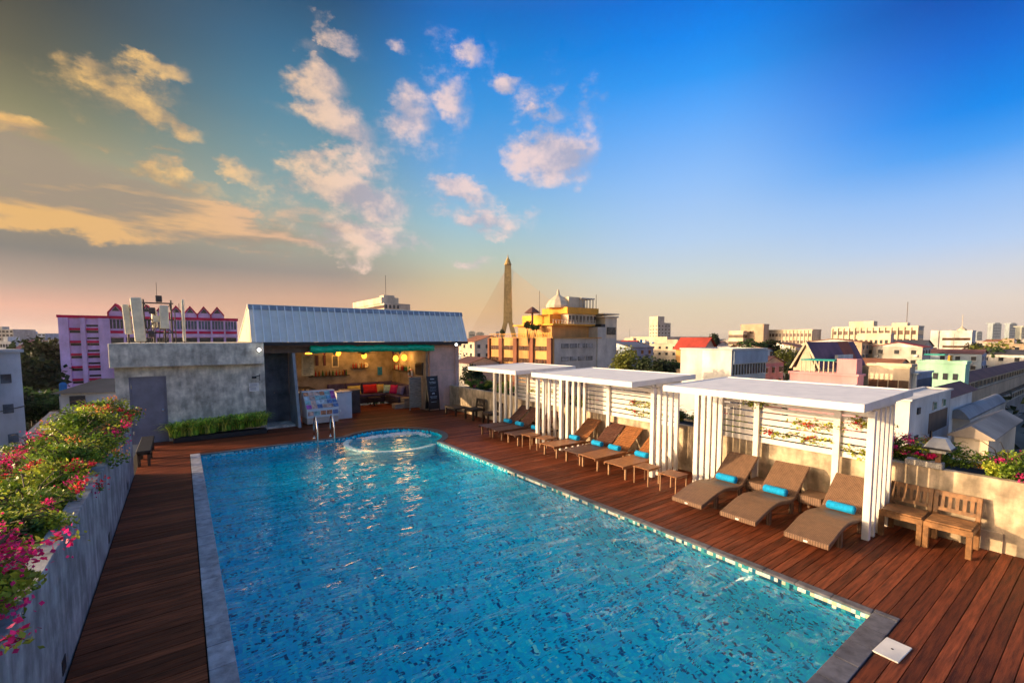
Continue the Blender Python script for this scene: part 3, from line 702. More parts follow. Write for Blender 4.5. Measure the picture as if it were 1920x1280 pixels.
# planter bed with spider grass
t = thing('grass_planter', 'low dark trough of long arching grass under the concrete wall', 'planter', (1.0, 17.95, 0))
MB().box(-1.32, 1.32, -.2, .2, 0, .16).build('trough', BLACK, t, bevel=.01)
def blade_mesh(rng, n, spread, h, name, m, w=.02):
    mb = MB()
    for i in range(n):
        a = rng.uniform(0, 2 * math.pi); L_ = h * rng.uniform(.6, 1.1); out = spread * rng.uniform(.3, 1.1)
        p = np.array([rng.normal(0, .05), rng.normal(0, .05), 0.]); d = np.array([math.cos(a), math.sin(a), 0]); s = np.array([-d[1], d[0], 0]) * w * .5
        V = []
        for k in range(5):
            tt = k / 4; q = p + d * out * tt ** 1.5 + np.array([0, 0, L_ * (1.9 * tt - 1.25 * tt * tt)])
            ww = s * (1 - tt * .85); V += [q - ww, q + ww]
        mb.add(V, [(2 * k, 2 * k + 1, 2 * k + 3, 2 * k + 2) for k in range(4)])
    return mb.mesh(name, m)
rng = np.random.default_rng(11)
GRS = M('grass_bright', (.75, .9, .14), .5, .3, 3, 0, kind='leaf'); GRD = M('grass_green', (.25, .5, .05), .5, .3, 3, 0, kind='leaf')
GR = [blade_mesh(rng, 80, .5, .66, 'foliage', GRS, .05) for _ in range(2)]; GG = [blade_mesh(rng, 70, .48, .64, 'foliage', GRD, .05) for _ in range(2)]
for i in range(12):
    pl = thing('spider_grass', 'clump of long arching green and yellow striped grass in the dark trough', 'plant', (-.25 + i * .225, 17.9 + (i % 2) * .12 + rnd.uniform(-.03, .03), .16 + .1 * (i / 11)), rnd.uniform(0, 6), 'grass clumps in the dark trough')
    put('striped_blades', GR[i % 2], pl); put('green_blades', GG[i % 2], pl)

# ------------------------------------------------------------------ poolside bar
CREAMW = M('cream_gable', (.72, .58, .38), .7, .1, 2, .1); BROWNB = M('brown_beam', (.16, .1, .07), .6, .2, 4, .1)
PINKW = M('pink_wall', (.85, .52, .4), .75, .12, 1.5, .15, 20, kind='dirt'); PLANKW = M('pale_planks', (.36, .31, .24), .7, .25, 5, .2, 30, stretch=(1, 1, 6))
GREYW = M('recess_wall', (.12, .13, .14), .6, .25, 2, .15, kind='dirt')
BX0, BX1 = 2.06, 10.98
bar = thing('pool_bar', 'open fronted poolside bar with a steep ribbed pale metal roof', 'building', (0, 19, 0))
EY, RY, EZ, RZ = -.4, .18, 3.18, 4.52
ro = MB().prismx([(EY, EZ), (RY, RZ), (RY + .04, RZ), (EY + .04, EZ)], BX0, BX1).build('roof', ROOFM, bar)
rib = MB().prismx([(EY - .0, EZ), (RY, RZ - .0), (RY - .06, RZ + .005), (EY - .06, EZ + .005)], -.016, .016).mesh('rib', M('rib_white', (.85, .9, .9), .4, .03, 3, 0))
nr = 34
for i in range(nr): put('rib', rib, ro, (BX0 + .14 + i * (BX1 - BX0 - .28) / (nr - 1), 0, 0))
MB().prismx([(RY - .09, RZ - .14), (RY - .03, RZ + .03), (RY + .35, RZ + .07), (RY + .35, RZ + .02), (RY + .02, RZ), (RY - .06, RZ - .15)], BX0 - .02, BX1 + .02).build('ridge_cap', M('ridge_grey', (.34, .38, .4), .4, .15, 3, .05, metal=.3), bar)
MB().prismx([(RY + .35, RZ + .05), (RY + .35, RZ), (4.6, 3.15), (4.6, 3.2)], BX0, BX1).build('rear_roof', ROOFM, bar)
MB().prismx([(EY + .05, EZ + .0), (RY + .05, RZ - .02), (RY + .35, RZ - .02), (4.5, 3.16), (4.5, EZ)], BX0 + .02, BX0 + .06).build('gable', CREAMW, bar)
MB().prismx([(EY + .05, EZ + .0), (RY + .05, RZ - .02), (RY + .35, RZ - .02), (4.5, 3.16), (4.5, EZ)], BX1 - .08, BX1 - .04).build('gable', CREAMW, bar)
MB().box(BX0, BX1, EY - .03, EY + .1, 3.06, 3.17).build('gutter', BLACK, bar)
MB().box(2.42, 10.7, EY + .1, 4.4, 3.0, 3.06).build('ceiling', BROWNB, bar)
MB().box(2.42, 9.2, .02, .16, 2.76, 3.0).build('beam', BROWNB, bar)
MB().box(9.2, 10.72, 0, .14, 0, 3.0).build('pink_wall', PINKW, bar)
MB().box(10.6, 10.72, .14, 4.4, -.05, 3.0).build('side_wall', PINKW, bar)
MB().box(9.22, 10.5, -.006, -.001, 1.83, 1.85).build('wall_groove', M('groove', (.6, .42, .38), .7, .1, 5, 0), bar)
MB().tube([(10.52, -.05, 0), (10.52, -.05, 3.0)], .028, 8).build('drain_pipe', PINKW, bar)
MB().box(2.42, 9.2, 4.3, 4.42, 0, 3.0).build('back_wall', M('bar_back_wall', (.4, .33, .25), .75, .2, 2.5, .1), bar)
MB().box(9.08, 9.19, .16, 4.3, 0, 3.0).build('inner_wall', _M['bar_back_wall'], bar)
MB().box(2.42, 3.42, .75, .85, 0, 3.0).build('recess_wall', GREYW, bar)
dr = MB().box(2.5, 2.98, .68, .74, .06, 2.1).build('door', GREYW, bar, bevel=.004)
MB().lathe([(.025, -.02), (.03, .0), (.02, .03)], (2.88, .66, 1.2), 8).build('handle', STEEL, dr)
MB().box(2.42, 3.4, -.45, .68, -.03, .06).build('threshold', CONC, bar)
MB().prismx([(-.85, 0), (-.1, 2.76), (.7, 2.76), (.7, 0)], 3.42, 3.52).build('partition', M('partition_grey', (.3, .32, .33), .6, .15, 3, .1), bar)
# green rolled awning
t = thing('awning', 'green rolled-up awning hanging across the bar front', 'awning', (6.65, 18.74, 2.9))
sec = [(.13 * math.cos(k * math.pi / 5), .15 * math.sin(k * math.pi / 5)) for k in range(10)]
mbx = MB(); nseg = 26
V = []
for i in range(nseg + 1):
    xx = -2.62 + 5.24 * i / nseg; s_ = 1 + .12 * math.sin(i * 1.9) ; dz = -.02 * math.sin(i * .8)
    V += [(xx, a_ * s_, b_ * s_ + dz) for a_, b_ in sec]
mbx.add(V, [(i * 10 + k, i * 10 + (k + 1) % 10, (i + 1) * 10 + (k + 1) % 10, (i + 1) * 10 + k) for i in range(nseg) for k in range(10)] + [tuple(range(10)), tuple(nseg * 10 + k for k in range(10))])
mbx.build('rolled_canvas', M('green_canvas', (.0, .6, .3), .35, .25, 6, .35, 10, stretch=(1, 4, 4)), t, smooth=True)
MB().tube([(-2.7, 0, -.1), (2.7, 0, -.1)], .015).build('front_bar', M('bar_alu', (.5, .5, .45), .4, .1, 5, 0), t)
# warm lights that glow inside the bar
def lamp(x, y, z, e, c=(1, .5, .12), r=.32):
    l = bpy.data.lights.new('bar_light', 'POINT'); l.energy = e * .8; l.color = c; l.shadow_soft_size = r; l.specular_factor = .1
    o = bpy.data.objects.new('bar_light', l); COL.objects.link(o); o.location = (x, y, z)
BULB = M('amber_bulb', (1, .36, .03), .4, .05, 5, 0, emit=2.6)
for x, y, z, lb in ((6.2, 22.9, 2.62, 'amber paper lantern left of the ceiling fan'), (7.5, 23.0, 2.45, 'large amber paper lantern right of the ceiling fan'), (8.85, 22.2, 2.3, 'orange paper lantern above the bottle shelf'), (8.85, 21.1, 2.38, 'long yellow paper lantern near the black screen'), (4.45, 21.0, 2.65, 'small amber lantern at the left end of the bar')):
    t = thing('paper_lantern', lb, 'lantern', (x, y, z), 0, 'amber lanterns inside the bar')
    MB().lathe([(.03, -.16), (.1, -.12), (.145, 0), (.1, .12), (.03, .16)], (0, 0, 0), 10).build('shade', BULB, t, smooth=True)
    MB().tube([(0, 0, .15), (0, 0, 3.0 - z)], .008, 5).build('cord', BLACK, t)
    lamp(x, y - .25, z, 22)
t = thing('ceiling_fan', 'dark ceiling fan in front of the amber lanterns', 'fan', (7.0, 21.6, 2.62))
MB().tube([(0, 0, 0), (0, 0, .4)], .02).build('rod', BLACK, t); MB().lathe([(.05, -.08), (.1, -.05), (.1, .04), (.04, .07)]).build('motor', BLACK, t)
for k in range(4):
    MB().box(.1, .62, -.06, .06, -.01, .005).build('blade', BLACK, t).rotation_euler = (0, 0, k * math.pi / 2 + .1)
# shelves with bottles
def shelf(x0, x1, y, z, lb, along='x'):
    t = thing('wall_shelf', lb, 'shelf', (x0, y, z))
    if along == 'x': MB().box(0, x1 - x0, -.16, 0, -.03, 0).build('board', OLDW, t)
    else: MB().box(-.18, 0, 0, x1 - x0, -.03, 0).build('board', OLDW, t)
    return t
shelf(4.9, 6.8, 23.29, 1.5, 'long dark shelf on the left part of the bar back wall')
shelf(6.9, 7.7, 23.29, 1.82, 'short dark shelf in the middle of the bar back wall')
t = thing('wall_shelf', 'dark bottle shelf along the right inner wall of the bar', 'shelf', (9.08, 20.7, 1.72)); MB().box(-.18, 0, 0, 2.2, -.03, 0).build('board', OLDW, t)
bcols = [('bottle_amber', (.3, .1, .02)), ('bottle_green', (.03, .12, .04)), ('bottle_clear', (.55, .5, .42)), ('bottle_red', (.35, .03, .03)), ('bottle_dark', (.05, .03, .03))]
bm_ = [MB().lathe([(.035, 0), (.038, .02), (.038, .17), (.014, .22), (.013, .28)], n=8).mesh('bottle', M(nm_, c_, .15, .1, 5, 0)) for nm_, c_ in bcols]
ORD = ['leftmost', 'second from the left', 'third from the left', 'fourth from the left', 'fifth from the left', 'sixth from the left', 'seventh from the left', 'eighth from the left', 'ninth from the left', 'tenth from the left', 'eleventh from the left', 'twelfth from the left']
bn = ['brown', 'green', 'clear', 'red', 'dark']
for i in range(11):
    k = rnd.randrange(5); put('bottle', bm_[k], None, (5.05 + i * .16, 23.2, 1.5), label='%s bottle, %s on the left back shelf of the bar' % (bn[k], ORD[i]), cat='bottle', group='bottles on the left back shelf')
for i in range(5):
    k = rnd.randrange(5); put('bottle', bm_[k], None, (7.0 + i * .14, 23.2, 1.82), label='%s bottle, %s on the short middle shelf of the bar' % (bn[k], ORD[i]), cat='bottle', group='bottles on the middle shelf')
for i in range(12):
    k = rnd.randrange(5); put('bottle', bm_[k], None, (8.98, 20.8 + i * .17, 1.72), label='%s bottle, %s on the right wall shelf of the bar' % (bn[k], ORD[i]), cat='bottle', group='bottles on the right wall shelf')
# hanging wall pieces
def wallpic(x, z, w, h, lb, c, fr=(.6, .5, .35)):
    t = thing('wall_picture', lb, 'picture', (x, 23.29, z))
    MB().box(-w / 2, w / 2, -.03, 0, -h / 2, h / 2).build('frame', M('frame_%d' % int(fr[0] * 100), fr, .5, .1, 5, 0), t)
    MB().box(-w / 2 + .05, w / 2 - .05, -.034, -.03, -h / 2 + .05, h / 2 - .05).build('panel', M('panel_%d_%d' % (int(c[0] * 100), int(c[2] * 100)), c, .3, .3, 6, 0), t)
wallpic(6.15, 2.2, .34, .6, 'pale framed mirror on the bar back wall', (.1, .09, .08), (.75, .62, .42))
wallpic(5.3, 2.25, .14, .5, 'narrow dark picture at the left on the bar back wall', (.06, .02, .04), (.08, .03, .05))
wallpic(5.65, 2.25, .12, .5, 'narrow dark red picture beside the mirror', (.2, .03, .04), (.1, .03, .04))
wallpic(8.4, 1.62, .24, .42, 'bright blue poster on the bar back wall near the corner', (.02, .2, .5), (.03, .25, .55))
wallpic(6.6, 1.6, .2, .3, 'small dark red box picture under the back shelf end', (.12, .01, .02), (.1, .02, .02))
t = thing('wall_clock', 'small round pale clock on the bar back wall', 'clock', (7.65, 23.28, 1.95)); MB().tube([(0, 0, 0), (0, -.04, 0)], .14, 18).build('case', M('clock_cream', (.8, .7, .5), .5, .1, 5, 0), t); MB().box(-.006, .006, -.046, -.041, 0, .1).box(0, .07, -.046, -.041, -.006, .006).build('hands', BLACK, t)
t = thing('screen', 'black flat screen on the right inner wall of the bar', 'screen', (9.07, 19.85, 1.9)); MB().box(-.05, 0, -.38, .38, -.3, .3).build('panel', BLACK, t, bevel=.005); MB().box(-.052, -.0505, -.35, .35, -.27, .27).build('glass', GLASSD, t)
t = thing('lifebuoy', 'white lifebuoy hanging at the right side of the bar', 'lifebuoy', (9.0, 20.75, 1.62))
P = [(0, .2 * math.cos(k * math.pi / 10), .2 * math.sin(k * math.pi / 10)) for k in range(21)]
MB().tube(P, .05, 8, False).build('ring', WHITE, t, smooth=True)
for k in range(4):
    a_ = k * math.pi / 2 + .7; MB().tube([(0, .2 * math.cos(a_ + d_), .2 * math.sin(a_ + d_)) for d_ in (-.12, 0, .12)], .054, 8).build('red_band', M('buoy_red', (.6, .05, .03), .5, .1, 5, 0), t)
for i_, (x_, z_, c_, n_) in enumerate(((5.0, 2.75, (.5, .1, .12), 'red'), (5.5, 2.72, (.1, .3, .35), 'teal'), (6.7, 2.78, (.55, .4, .1), 'ochre'), (8.1, 2.74, (.45, .08, .3), 'pink'), (8.55, 2.7, (.15, .15, .4), 'blue'))):
    t = thing('hanging_ornament', 'small %s ornament hanging under the bar ceiling' % n_, 'ornament', (x_, 20.6 + .3 * (i_ % 3), z_), 0, 'ornaments hanging in the bar')
    MB().lathe([(.01, -.16), (.06, -.1), (.08, 0), (.03, .06)], n=8).build('ornament_body', M('ornament_' + n_, c_, .5, .1, 5, 0), t, smooth=True); MB().tube([(0, 0, .05), (0, 0, 3.0 - z_)], .005, 4).build('cord', BLACK, t)
# yellow notice board at left of bar
t = thing('menu_board', 'yellowish printed board hung at the left end of the bar opening', 'sign', (4.3, 20.5, 2.2)); MB().box(-.24, .24, -.02, .02, -.45, .45).build('board', M('yellow_board', (.62, .5, .26), .6, .15, 5, 0), t)
q = MB()
for k in range(9): q.box(-.18, .18 - .05 * (k % 3), -.024, -.021, .3 - k * .085, .33 - k * .085)
q.build('printed_lines', M('board_print', (.25, .15, .08), .6, .1, 5, 0), t); MB().tube([(-.2, 0, .45), (-.2, 0, .8)], .008).tube([(.2, 0, .45), (.2, 0, .8)], .008).build('cord', BLACK, t)
MB().box(3.54, 4.9, 1.6, 4.3, 0, 1.02).build('side_counter', M('dark_counter', (.06, .045, .045), .5, .2, 4, .05), bar)
t = thing('pan', 'round steel pan on the dark side counter', 'pan', (4.15, 20.9, 1.02)); MB().lathe([(.2, 0), (.26, .1), (.27, .1), (.2, .01)], n=16).build('bowl', STEEL, t); MB().tube([(.26, 0, .09), (.5, 0, .12)], .015).build('handle', BLACK, t)
# sofas
SOFA = M('purple_sofa', (.1, .075, .15), .8, .2, 5, .3, 60); SOFAD = M('dark_sofa_base', (.03, .02, .035), .8, .2, 5, .2)
t = thing('corner_sofa', 'purple upholstered corner sofa along the back and right walls of the bar', 'sofa', (0, 0, 0))
MB().box(5.7, 9.05, 22.55, 23.25, .08, .4).build('base', SOFAD, t, bevel=.02); MB().box(8.35, 9.05, 20.75, 22.54, .08, .4).build('base', SOFAD, t, bevel=.02)
for i in range(4): MB().box(5.72 + i * .7, 5.72 + i * .7 + .68, 22.6, 23.1, .4, .52).build('seat_cushion', SOFA, t, bevel=.03); MB().box(5.72 + i * .83, 5.72 + i * .83 + .81, 23.08, 23.26, .45, 1.08).build('back_cushion', SOFA, t, bevel=.04)
for i in range(3): MB().box(8.4, 8.9, 20.8 + i * .6, 20.8 + i * .6 + .58, .4, .52).build('seat_cushion', SOFA, t, bevel=.03); MB().box(8.88, 9.06, 20.8 + i * .75, 20.8 + i * .75 + .73, .45, 1.05).build('back_cushion', SOFA, t, bevel=.04)
def cushion(x, y, z, w, h, c, lb, rz=0, tilt=-18):
    me_ = MB(); V = []; F = []; n_ = 8
    for s in (-1, 1):
        for i in range(n_ + 1):
            for j in range(n_ + 1):
                a_, b_ = i / n_ * 2 - 1, j / n_ * 2 - 1; pu = (1 - a_ ** 4) * (1 - b_ ** 4); V.append((a_ * w / 2 * (1 - .06 * (1 - b_ * b_)), s * .085 * pu ** .6, b_ * h / 2 * (1 - .06 * (1 - a_ * a_))))
        o_ = 0 if s < 0 else (n_ + 1) ** 2
        for i in range(n_):
            for j in range(n_): F.append((o_ + i * (n_ + 1) + j, o_ + (i + 1) * (n_ + 1) + j, o_ + (i + 1) * (n_ + 1) + j + 1, o_ + i * (n_ + 1) + j + 1))
    me_.add(V, F); nm_ = lb.split()[0]
    o = put('cushion', me_.mesh('cushion', M('cushion_' + nm_, c, .8, .12, 6, .3, 60), True), None, (x, y, z), (R(tilt), 0, rz), label=lb, cat='cushion', group='cushions on the corner sofa')
cushion(6.95, 22.95, .74, .66, .44, (.62, .52, .16), 'yellow cushion on the sofa beside the red one')
cushion(7.75, 22.92, .76, .74, .46, (.62, .015, .02), 'red cushion on the sofa between yellow and cream')
cushion(8.28, 22.9, .76, .4, .42, (.6, .42, .14), 'golden cushion in the corner of the sofa')
cushion(8.5, 22.5, .74, .42, .42, (.4, .62, .58), 'pale mint cushion in the corner of the sofa', -.5)
cushion(8.6, 21.95, .76, .46, .46, (.5, .01, .13), 'magenta cushion in front of the mint one', -1.0)
cushion(8.72, 21.3, .76, .5, .46, (.16, .15, .34), 'violet cushion at the right end of the sofa', -1.3)
t = thing('low_round_table', 'low dark table in front of the corner sofa', 'table', (7.6, 21.9, 0)); MB().lathe([(.3, .4), (.3, .44)], n=16).build('table_top', SOFAD, t); MB().tube([(0, 0, 0), (0, 0, .4)], .03).build('stem', BLACK, t); MB().lathe([(.18, 0), (.16, .02)], n=12).build('foot', BLACK, t)
t = thing('stepped_box', 'pale stepped box at the foot of the sofa', 'step', (8.4, 20.55, 0)); MB().box(-.35, .08, -.2, .25, 0, .22).build('lower_step', PLANKW, t); MB().box(.08, .58, -.25, .3, 0, .48).build('upper_box', PLANKW, t)
# plank panel
t = thing('plank_panel', 'upright panel of pale horizontal planks beside the black sign', 'panel', (8.72, 19.55, 0)); pm = MB().box(-.3, .3, -.012, .012, 0, .17).mesh('plank', PLANKW)
for k in range(8): put('plank', pm, t, (0, 0, .12 + k * .178))
MB().box(-.3, -.25, .012, .04, 0, 1.53).box(.25, .3, .012, .04, 0, 1.53).build('batten', PLANKW, t)
# A-frame sign
t = thing('a_board_sign', 'black folding sign with white handwritten lines beside the pink wall', 'sign', (9.2, 18.8, 0), R(6))
for s, rx in ((0, -7), (.3, 7)):
    f_ = MB().box(-.26, .26, -.012, .012, .1, 1.6, rot=(R(rx), 0, 0), piv=(0, 0, 1.6)).build('chalk_panel', BLACK, t)
MB().box(-.29, -.26, -.02, .02, 0, 1.62, rot=(R(-7), 0, 0), piv=(0, 0, 1.6)).box(.26, .29, -.02, .02, 0, 1.62, rot=(R(-7), 0, 0), piv=(0, 0, 1.6)).build('frame', BLACK, t)
q = MB(); rg = random.Random(2)
for z, w_, h_ in ((1.45, .2, .05), (1.33, .36, .025), (1.27, .3, .025), (1.1, .34, .012), (1.04, .3, .012), (.98, .34, .012), (.92, .32, .012), (.78, .14, .08), (.66, .36, .03), (.6, .3, .02), (.42, .3, .02)):
    x_ = -w_ / 2
    while x_ < w_ / 2:
        l_ = rg.uniform(.02, .05); q.box(x_, min(x_ + l_, w_ / 2), -.0165, -.0135, z, z + h_ * rg.uniform(.6, 1), rot=(R(-7), 0, 0), piv=(0, 0, 1.6)); x_ += l_ + .012
q.build('chalk_writing', M('chalk', (.55, .65, .68), .8, .1, 5, 0), t)
# ice cream freezer
t = thing('ice_cream_freezer', 'glass-topped ice cream chest freezer covered in colourful stickers', 'freezer', (4.32, 18.75, 0), R(4))
MB().prismx([(-.42, .28), (-.42, .62), (.1, 1.22), (.42, 1.22), (.42, .28)], -.6, .6).build('cabinet', M('freezer_white', (.68, .74, .76), .35, .05, 5, 0), t, bevel=.015)
MB().box(-.58, .58, -.38, .38, .06, .28).build('base', M('freezer_cream', (.6, .5, .42), .5, .1, 5, 0), t)
st = [(.75, .3, .15), (.2, .45, .62), (.75, .68, .7), (.55, .12, .45), (.8, .5, .38), (.15, .25, .5), (.7, .75, .78), (.35, .6, .6)]
rg = random.Random(4)
stm = [MB().box(-.5, .5, -.004, .0, -.5, .5).mesh('sticker', M('sticker_%s' % nm_, c_, .4, .3, 9, 0)) for nm_, c_ in zip(('red', 'sky', 'pale', 'magenta', 'peach', 'navy', 'ice', 'mint'), st)]
sx = MB()
for i in range(6):
    for j in range(4):
        w_ = .17; tt = (j + .5) / 4; yy, zz = -.425 + .52 * tt, .63 + .6 * tt
        put('sticker', rg.choice(stm), t, (-.5 + i * .2, yy - .006, zz + .006), (R(-41), 0, 0), (.2 * rg.uniform(.9, 1.0), 1, .18 * rg.uniform(.85, 1.05)))
for i in range(5): put('sticker', rg.choice(stm), t, (-.46 + i * .23, -.424, .46), (0, 0, 0), (.2, 1, .16))
MB().box(-.62, .62, .08, .44, 1.22, 1.27).build('lid', _M['freezer_white'], t, bevel=.01)
for x in (-.5, .5): MB().tube([(x - .02, -.3, .03), (x + .02, -.3, .03)], .03).build('castor', BLACK, t)
MB().box(.605, .66, -.5, -.3, .42, .5).build('handle', _M['freezer_white'], t)
t = thing('white_counter', 'plain white bar counter block beside the freezer', 'counter', (5.38, 19.35, 0)); MB().box(-.3, .3, -.22, .35, 0, 1.08).build('cabinet', M('counter_white', (.6, .63, .66), .5, .08, 2, .03), t, bevel=.008); MB().box(-.32, .32, -.24, .37, 1.08, 1.12).build('top', M('counter_top_grey', (.4, .4, .42), .4, .1, 4, 0), t)
t = thing('back_counter', 'low brown bar cabinet behind the white counter', 'counter', (6.2, 20.6, 0)); MB().box(-.5, .2, -.3, .3, 0, 1.0).build('cabinet', _M['dark_counter'], t); MB().box(-.55, .25, -.34, .34, 1.0, 1.04).build('top', BROWNB, t)

# ------------------------------------------------------------------ mobile antennas on the slab roof
GRY = M('antenna_grey', (.78, .72, .52), .6, .1, 4, .05); RUST = M('mast_steel', (.12, .1, .09), .6, .3, 6, .1)
def antenna(x, y, z0, z1, w_, lb, lean=0, az=0):
    t = thing('antenna_panel', lb, 'antenna', (x, y, 3.16), R(az), 'mobile phone antennas on the concrete block')
    MB().tube([(0, .12, 0), (0, .12, z1 - 3.16)], .03, 8).build('mast', RUST, t)
    MB().box(-w_ / 2, w_ / 2, -.08, .05, z0 - 3.16, z1 - 3.16, rot=(R(lean * .2), R(lean), 0)).build('panel', GRY, t, bevel=.025)
    for zz in (z0 + .2, z1 - .25): MB().box(-.05, .05, .05, .15, zz - 3.16, zz - 3.1).build('bracket', RUST, t)
antenna(-1.42, 20.1, 3.45, 4.45, .2, 'pale antenna panel at the left end of the antenna group', -3)
antenna(-1.12, 19.9, 3.2, 4.68, .3, 'tall cream antenna panel left of the steel frame', -3, -10)
antenna(-.42, 20.0, 3.65, 4.45, .26, 'short white antenna panel inside the steel frame', 0)
antenna(.12, 20.3, 3.2, 4.7, .1, 'slim pale antenna post at the right end of the antenna group')
antenna(-.72, 20.8, 3.7, 4.3, .16, 'small grey antenna behind the steel frame', 0, 20)
t = thing('antenna_frame', 'dark steel frame with cross bars and equipment boxes between the antennas', 'mast', (-.6, 20.2, 3.16))
q = MB()
for x in (-.38, .38): q.tube([(x, 0, 0), (x, 0, 1.5)], .028, 6)
for z in (.35, .8, 1.38): q.tube([(-.6, 0, z), (.45, 0, z)], .024, 6)
q.tube([(-.38, 0, .35), (.38, 0, 1.38)], .016, 6).tube([(.38, 0, .35), (-.38, 0, 1.38)], .016, 6)
q.build('frame', RUST, t)
for x, z in ((-.2, .2), (.12, .45), (-.15, 1.0), (.05, 1.42), (-.05, .72)): MB().box(x - .09, x + .09, -.1, .08, z, z + .22).build('equipment_box', rnd.choice((RUST, GRY, OLDW)), t, bevel=.01)
MB().tube([(0, 0, 1.4), (0, 0, 2.1)], .008, 5).build('whip', RUST, t)
q = MB()
for k in range(6): q.tube([(-.3 + k * .1, -.05, .0), (-.32 + k * .12, -.07, .4), (-.2 + k * .06, -.05, .9)], .012, 5)
q.build('cables', BLACK, t)
t = thing('yagi_aerial', 'small forked aerial on a thin pole right of the steel frame', 'aerial', (-.12, 20.1, 3.16)); q = MB().tube([(0, 0, 0), (0, 0, 1.15)], .018, 6).tube([(-.13, 0, 1.15), (.13, 0, 1.15)], .012, 5)
for x in (-.13, .13): q.tube([(x, 0, 1.15), (x, 0, 1.4)], .01, 5)
q.build('pole', RUST, t)
# ------------------------------------------------------------------ flowering bushes
rng = np.random.default_rng(21)
def bush_kit(nl, nf, rad, leafm, flm, fr=.05):
    pts = clump_pts(rng, nl, rad, 16, .25, .4)
    f = leaves_mesh('foliage', leafm, pts, .06, rng, .6, .5)
    y_ = leaves_mesh('young_leaves', LEAFY, clump_pts(rng, nl // 2, [r * 1.03 for r in rad], 12, .55, .3) + [0, 0, .03], .055, rng, .55)
    cl = []
    for i in range(nf):
        a = rng.uniform(0, 2 * math.pi); e = rng.uniform(-.1, 1.2)
        c = np.array([math.cos(a) * math.cos(e) * rad[0], math.sin(a) * math.cos(e) * rad[1], math.sin(e) * rad[2]]) * rng.uniform(.85, 1.15)
        k = rng.integers(24, 75); cl.append(c + rng.normal(size=(k, 3)) * fr * rng.uniform(.6, 1.4) * np.array([1.2, 1.2, .7]))
    fl = leaves_mesh('flowers', flm, np.concatenate(cl), .034, rng, .8, .2) if nf else None
    mb = MB()
    for i in range(9):
        a = rng.uniform(0, 2 * math.pi); L_ = rng.uniform(.65, 1.0)
        e_ = Vector((math.cos(a) * rad[0] * L_, math.sin(a) * rad[1] * L_, rad[2] * rng.uniform(.3, 1.1)))
        mb.tube([(0, 0, -.35), e_ * .4 + Vector((0, 0, .12)), e_ * .8 + Vector((0, 0, .1)), e_], [.012, .009, .006, .003], 5)
    return f, y_, fl, mb.mesh('stems', STEM)
K1 = bush_kit(2600, 5, (.55, .72, .36), LEAF, PINK); K2 = bush_kit(2600, 5, (.55, .72, .36), LEAF, RED); K3 = bush_kit(2600, 3, (.5, .7, .3), LEAFD, PINK); K4 = bush_kit(2600, 3, (.55, .75, .38), LEAF, ORNG)
K5 = bush_kit(2800, 40, (.45, .6, .32), LEAF, PINK, .05)
def bush(kit, x, y, z, lb, sc=1., grp=None, rz=None):
    t = thing('flowering_bush', lb, 'bush', (x, y, z), rnd.uniform(0, 6.28) if rz is None else rz, grp); t.scale = (sc, sc, sc)
    for nm_, me_ in zip(('foliage', 'young_leaves', 'flowers', 'stems'), kit):
        if me_: put(nm_, me_, t, kind=None if nm_ == 'stems' else 'stuff')
    return t
GL = 'flowering bushes along the left planter'
Ld = [(1.9, K5, .8, 1.2, 'dark green bush at the bottom left corner of the planter'), (3.2, K5, .75, 1.2, 'trailing bush with a few dark pink blooms at the near end of the left planter'), (4.75, K5, 1.05, 1.38, 'bush crowded with magenta blooms beside the concrete cross wall'),
      (5.2, K5, .7, 1.6, 'small bush topped with bright pink blooms behind the magenta one'), (6.75, K3, .9, 1.22, 'leafy dark bush with a pink cluster hanging over the wall'), (7.7, K1, .9, 1.22, 'wide yellow-green bush in the middle of the left planter'),
      (8.7, K2, .95, 1.25, 'bush with red blooms in the middle of the left planter'), (9.7, K4, 1.0, 1.28, 'bush with orange blooms in the left planter'), (10.7, K1, 1.05, 1.36, 'bush with pink blooms leaning over the deck'),
      (11.7, K4, 1.1, 1.5, 'yellowish bush with orange tips toward the far end of the planter'), (12.7, K2, 1.1, 1.5, 'bush with red blooms close to the far end of the planter'), (13.7, K4, 1.05, 1.5, 'last bush of the left planter, nearest the grey door')]
for y, k_, s_, z, lb in Ld: bush(k_, -1.56 + (.16 if y < 5 else 0), y, z + .05, lb, s_, GL)
for i, (x, y, z, k_) in enumerate(((-2.5, 9.2, .7, K1), (-2.6, 10.8, .8, K2), (-2.6, 12.2, .9, K5), (-2.4, 7.6, .7, K3), (-2.6, 13.6, .95, K1))):
    bush(k_, x, y, z, ['pink bush hanging outside the left planter near its middle', 'red-bloomed bush hanging outside the left planter', 'magenta bush hanging outside the far part of the left planter', 'dark bush hanging outside the near part of the left planter', 'pink bush outside the far corner of the left planter'][i], .9, 'bushes outside the left planter')
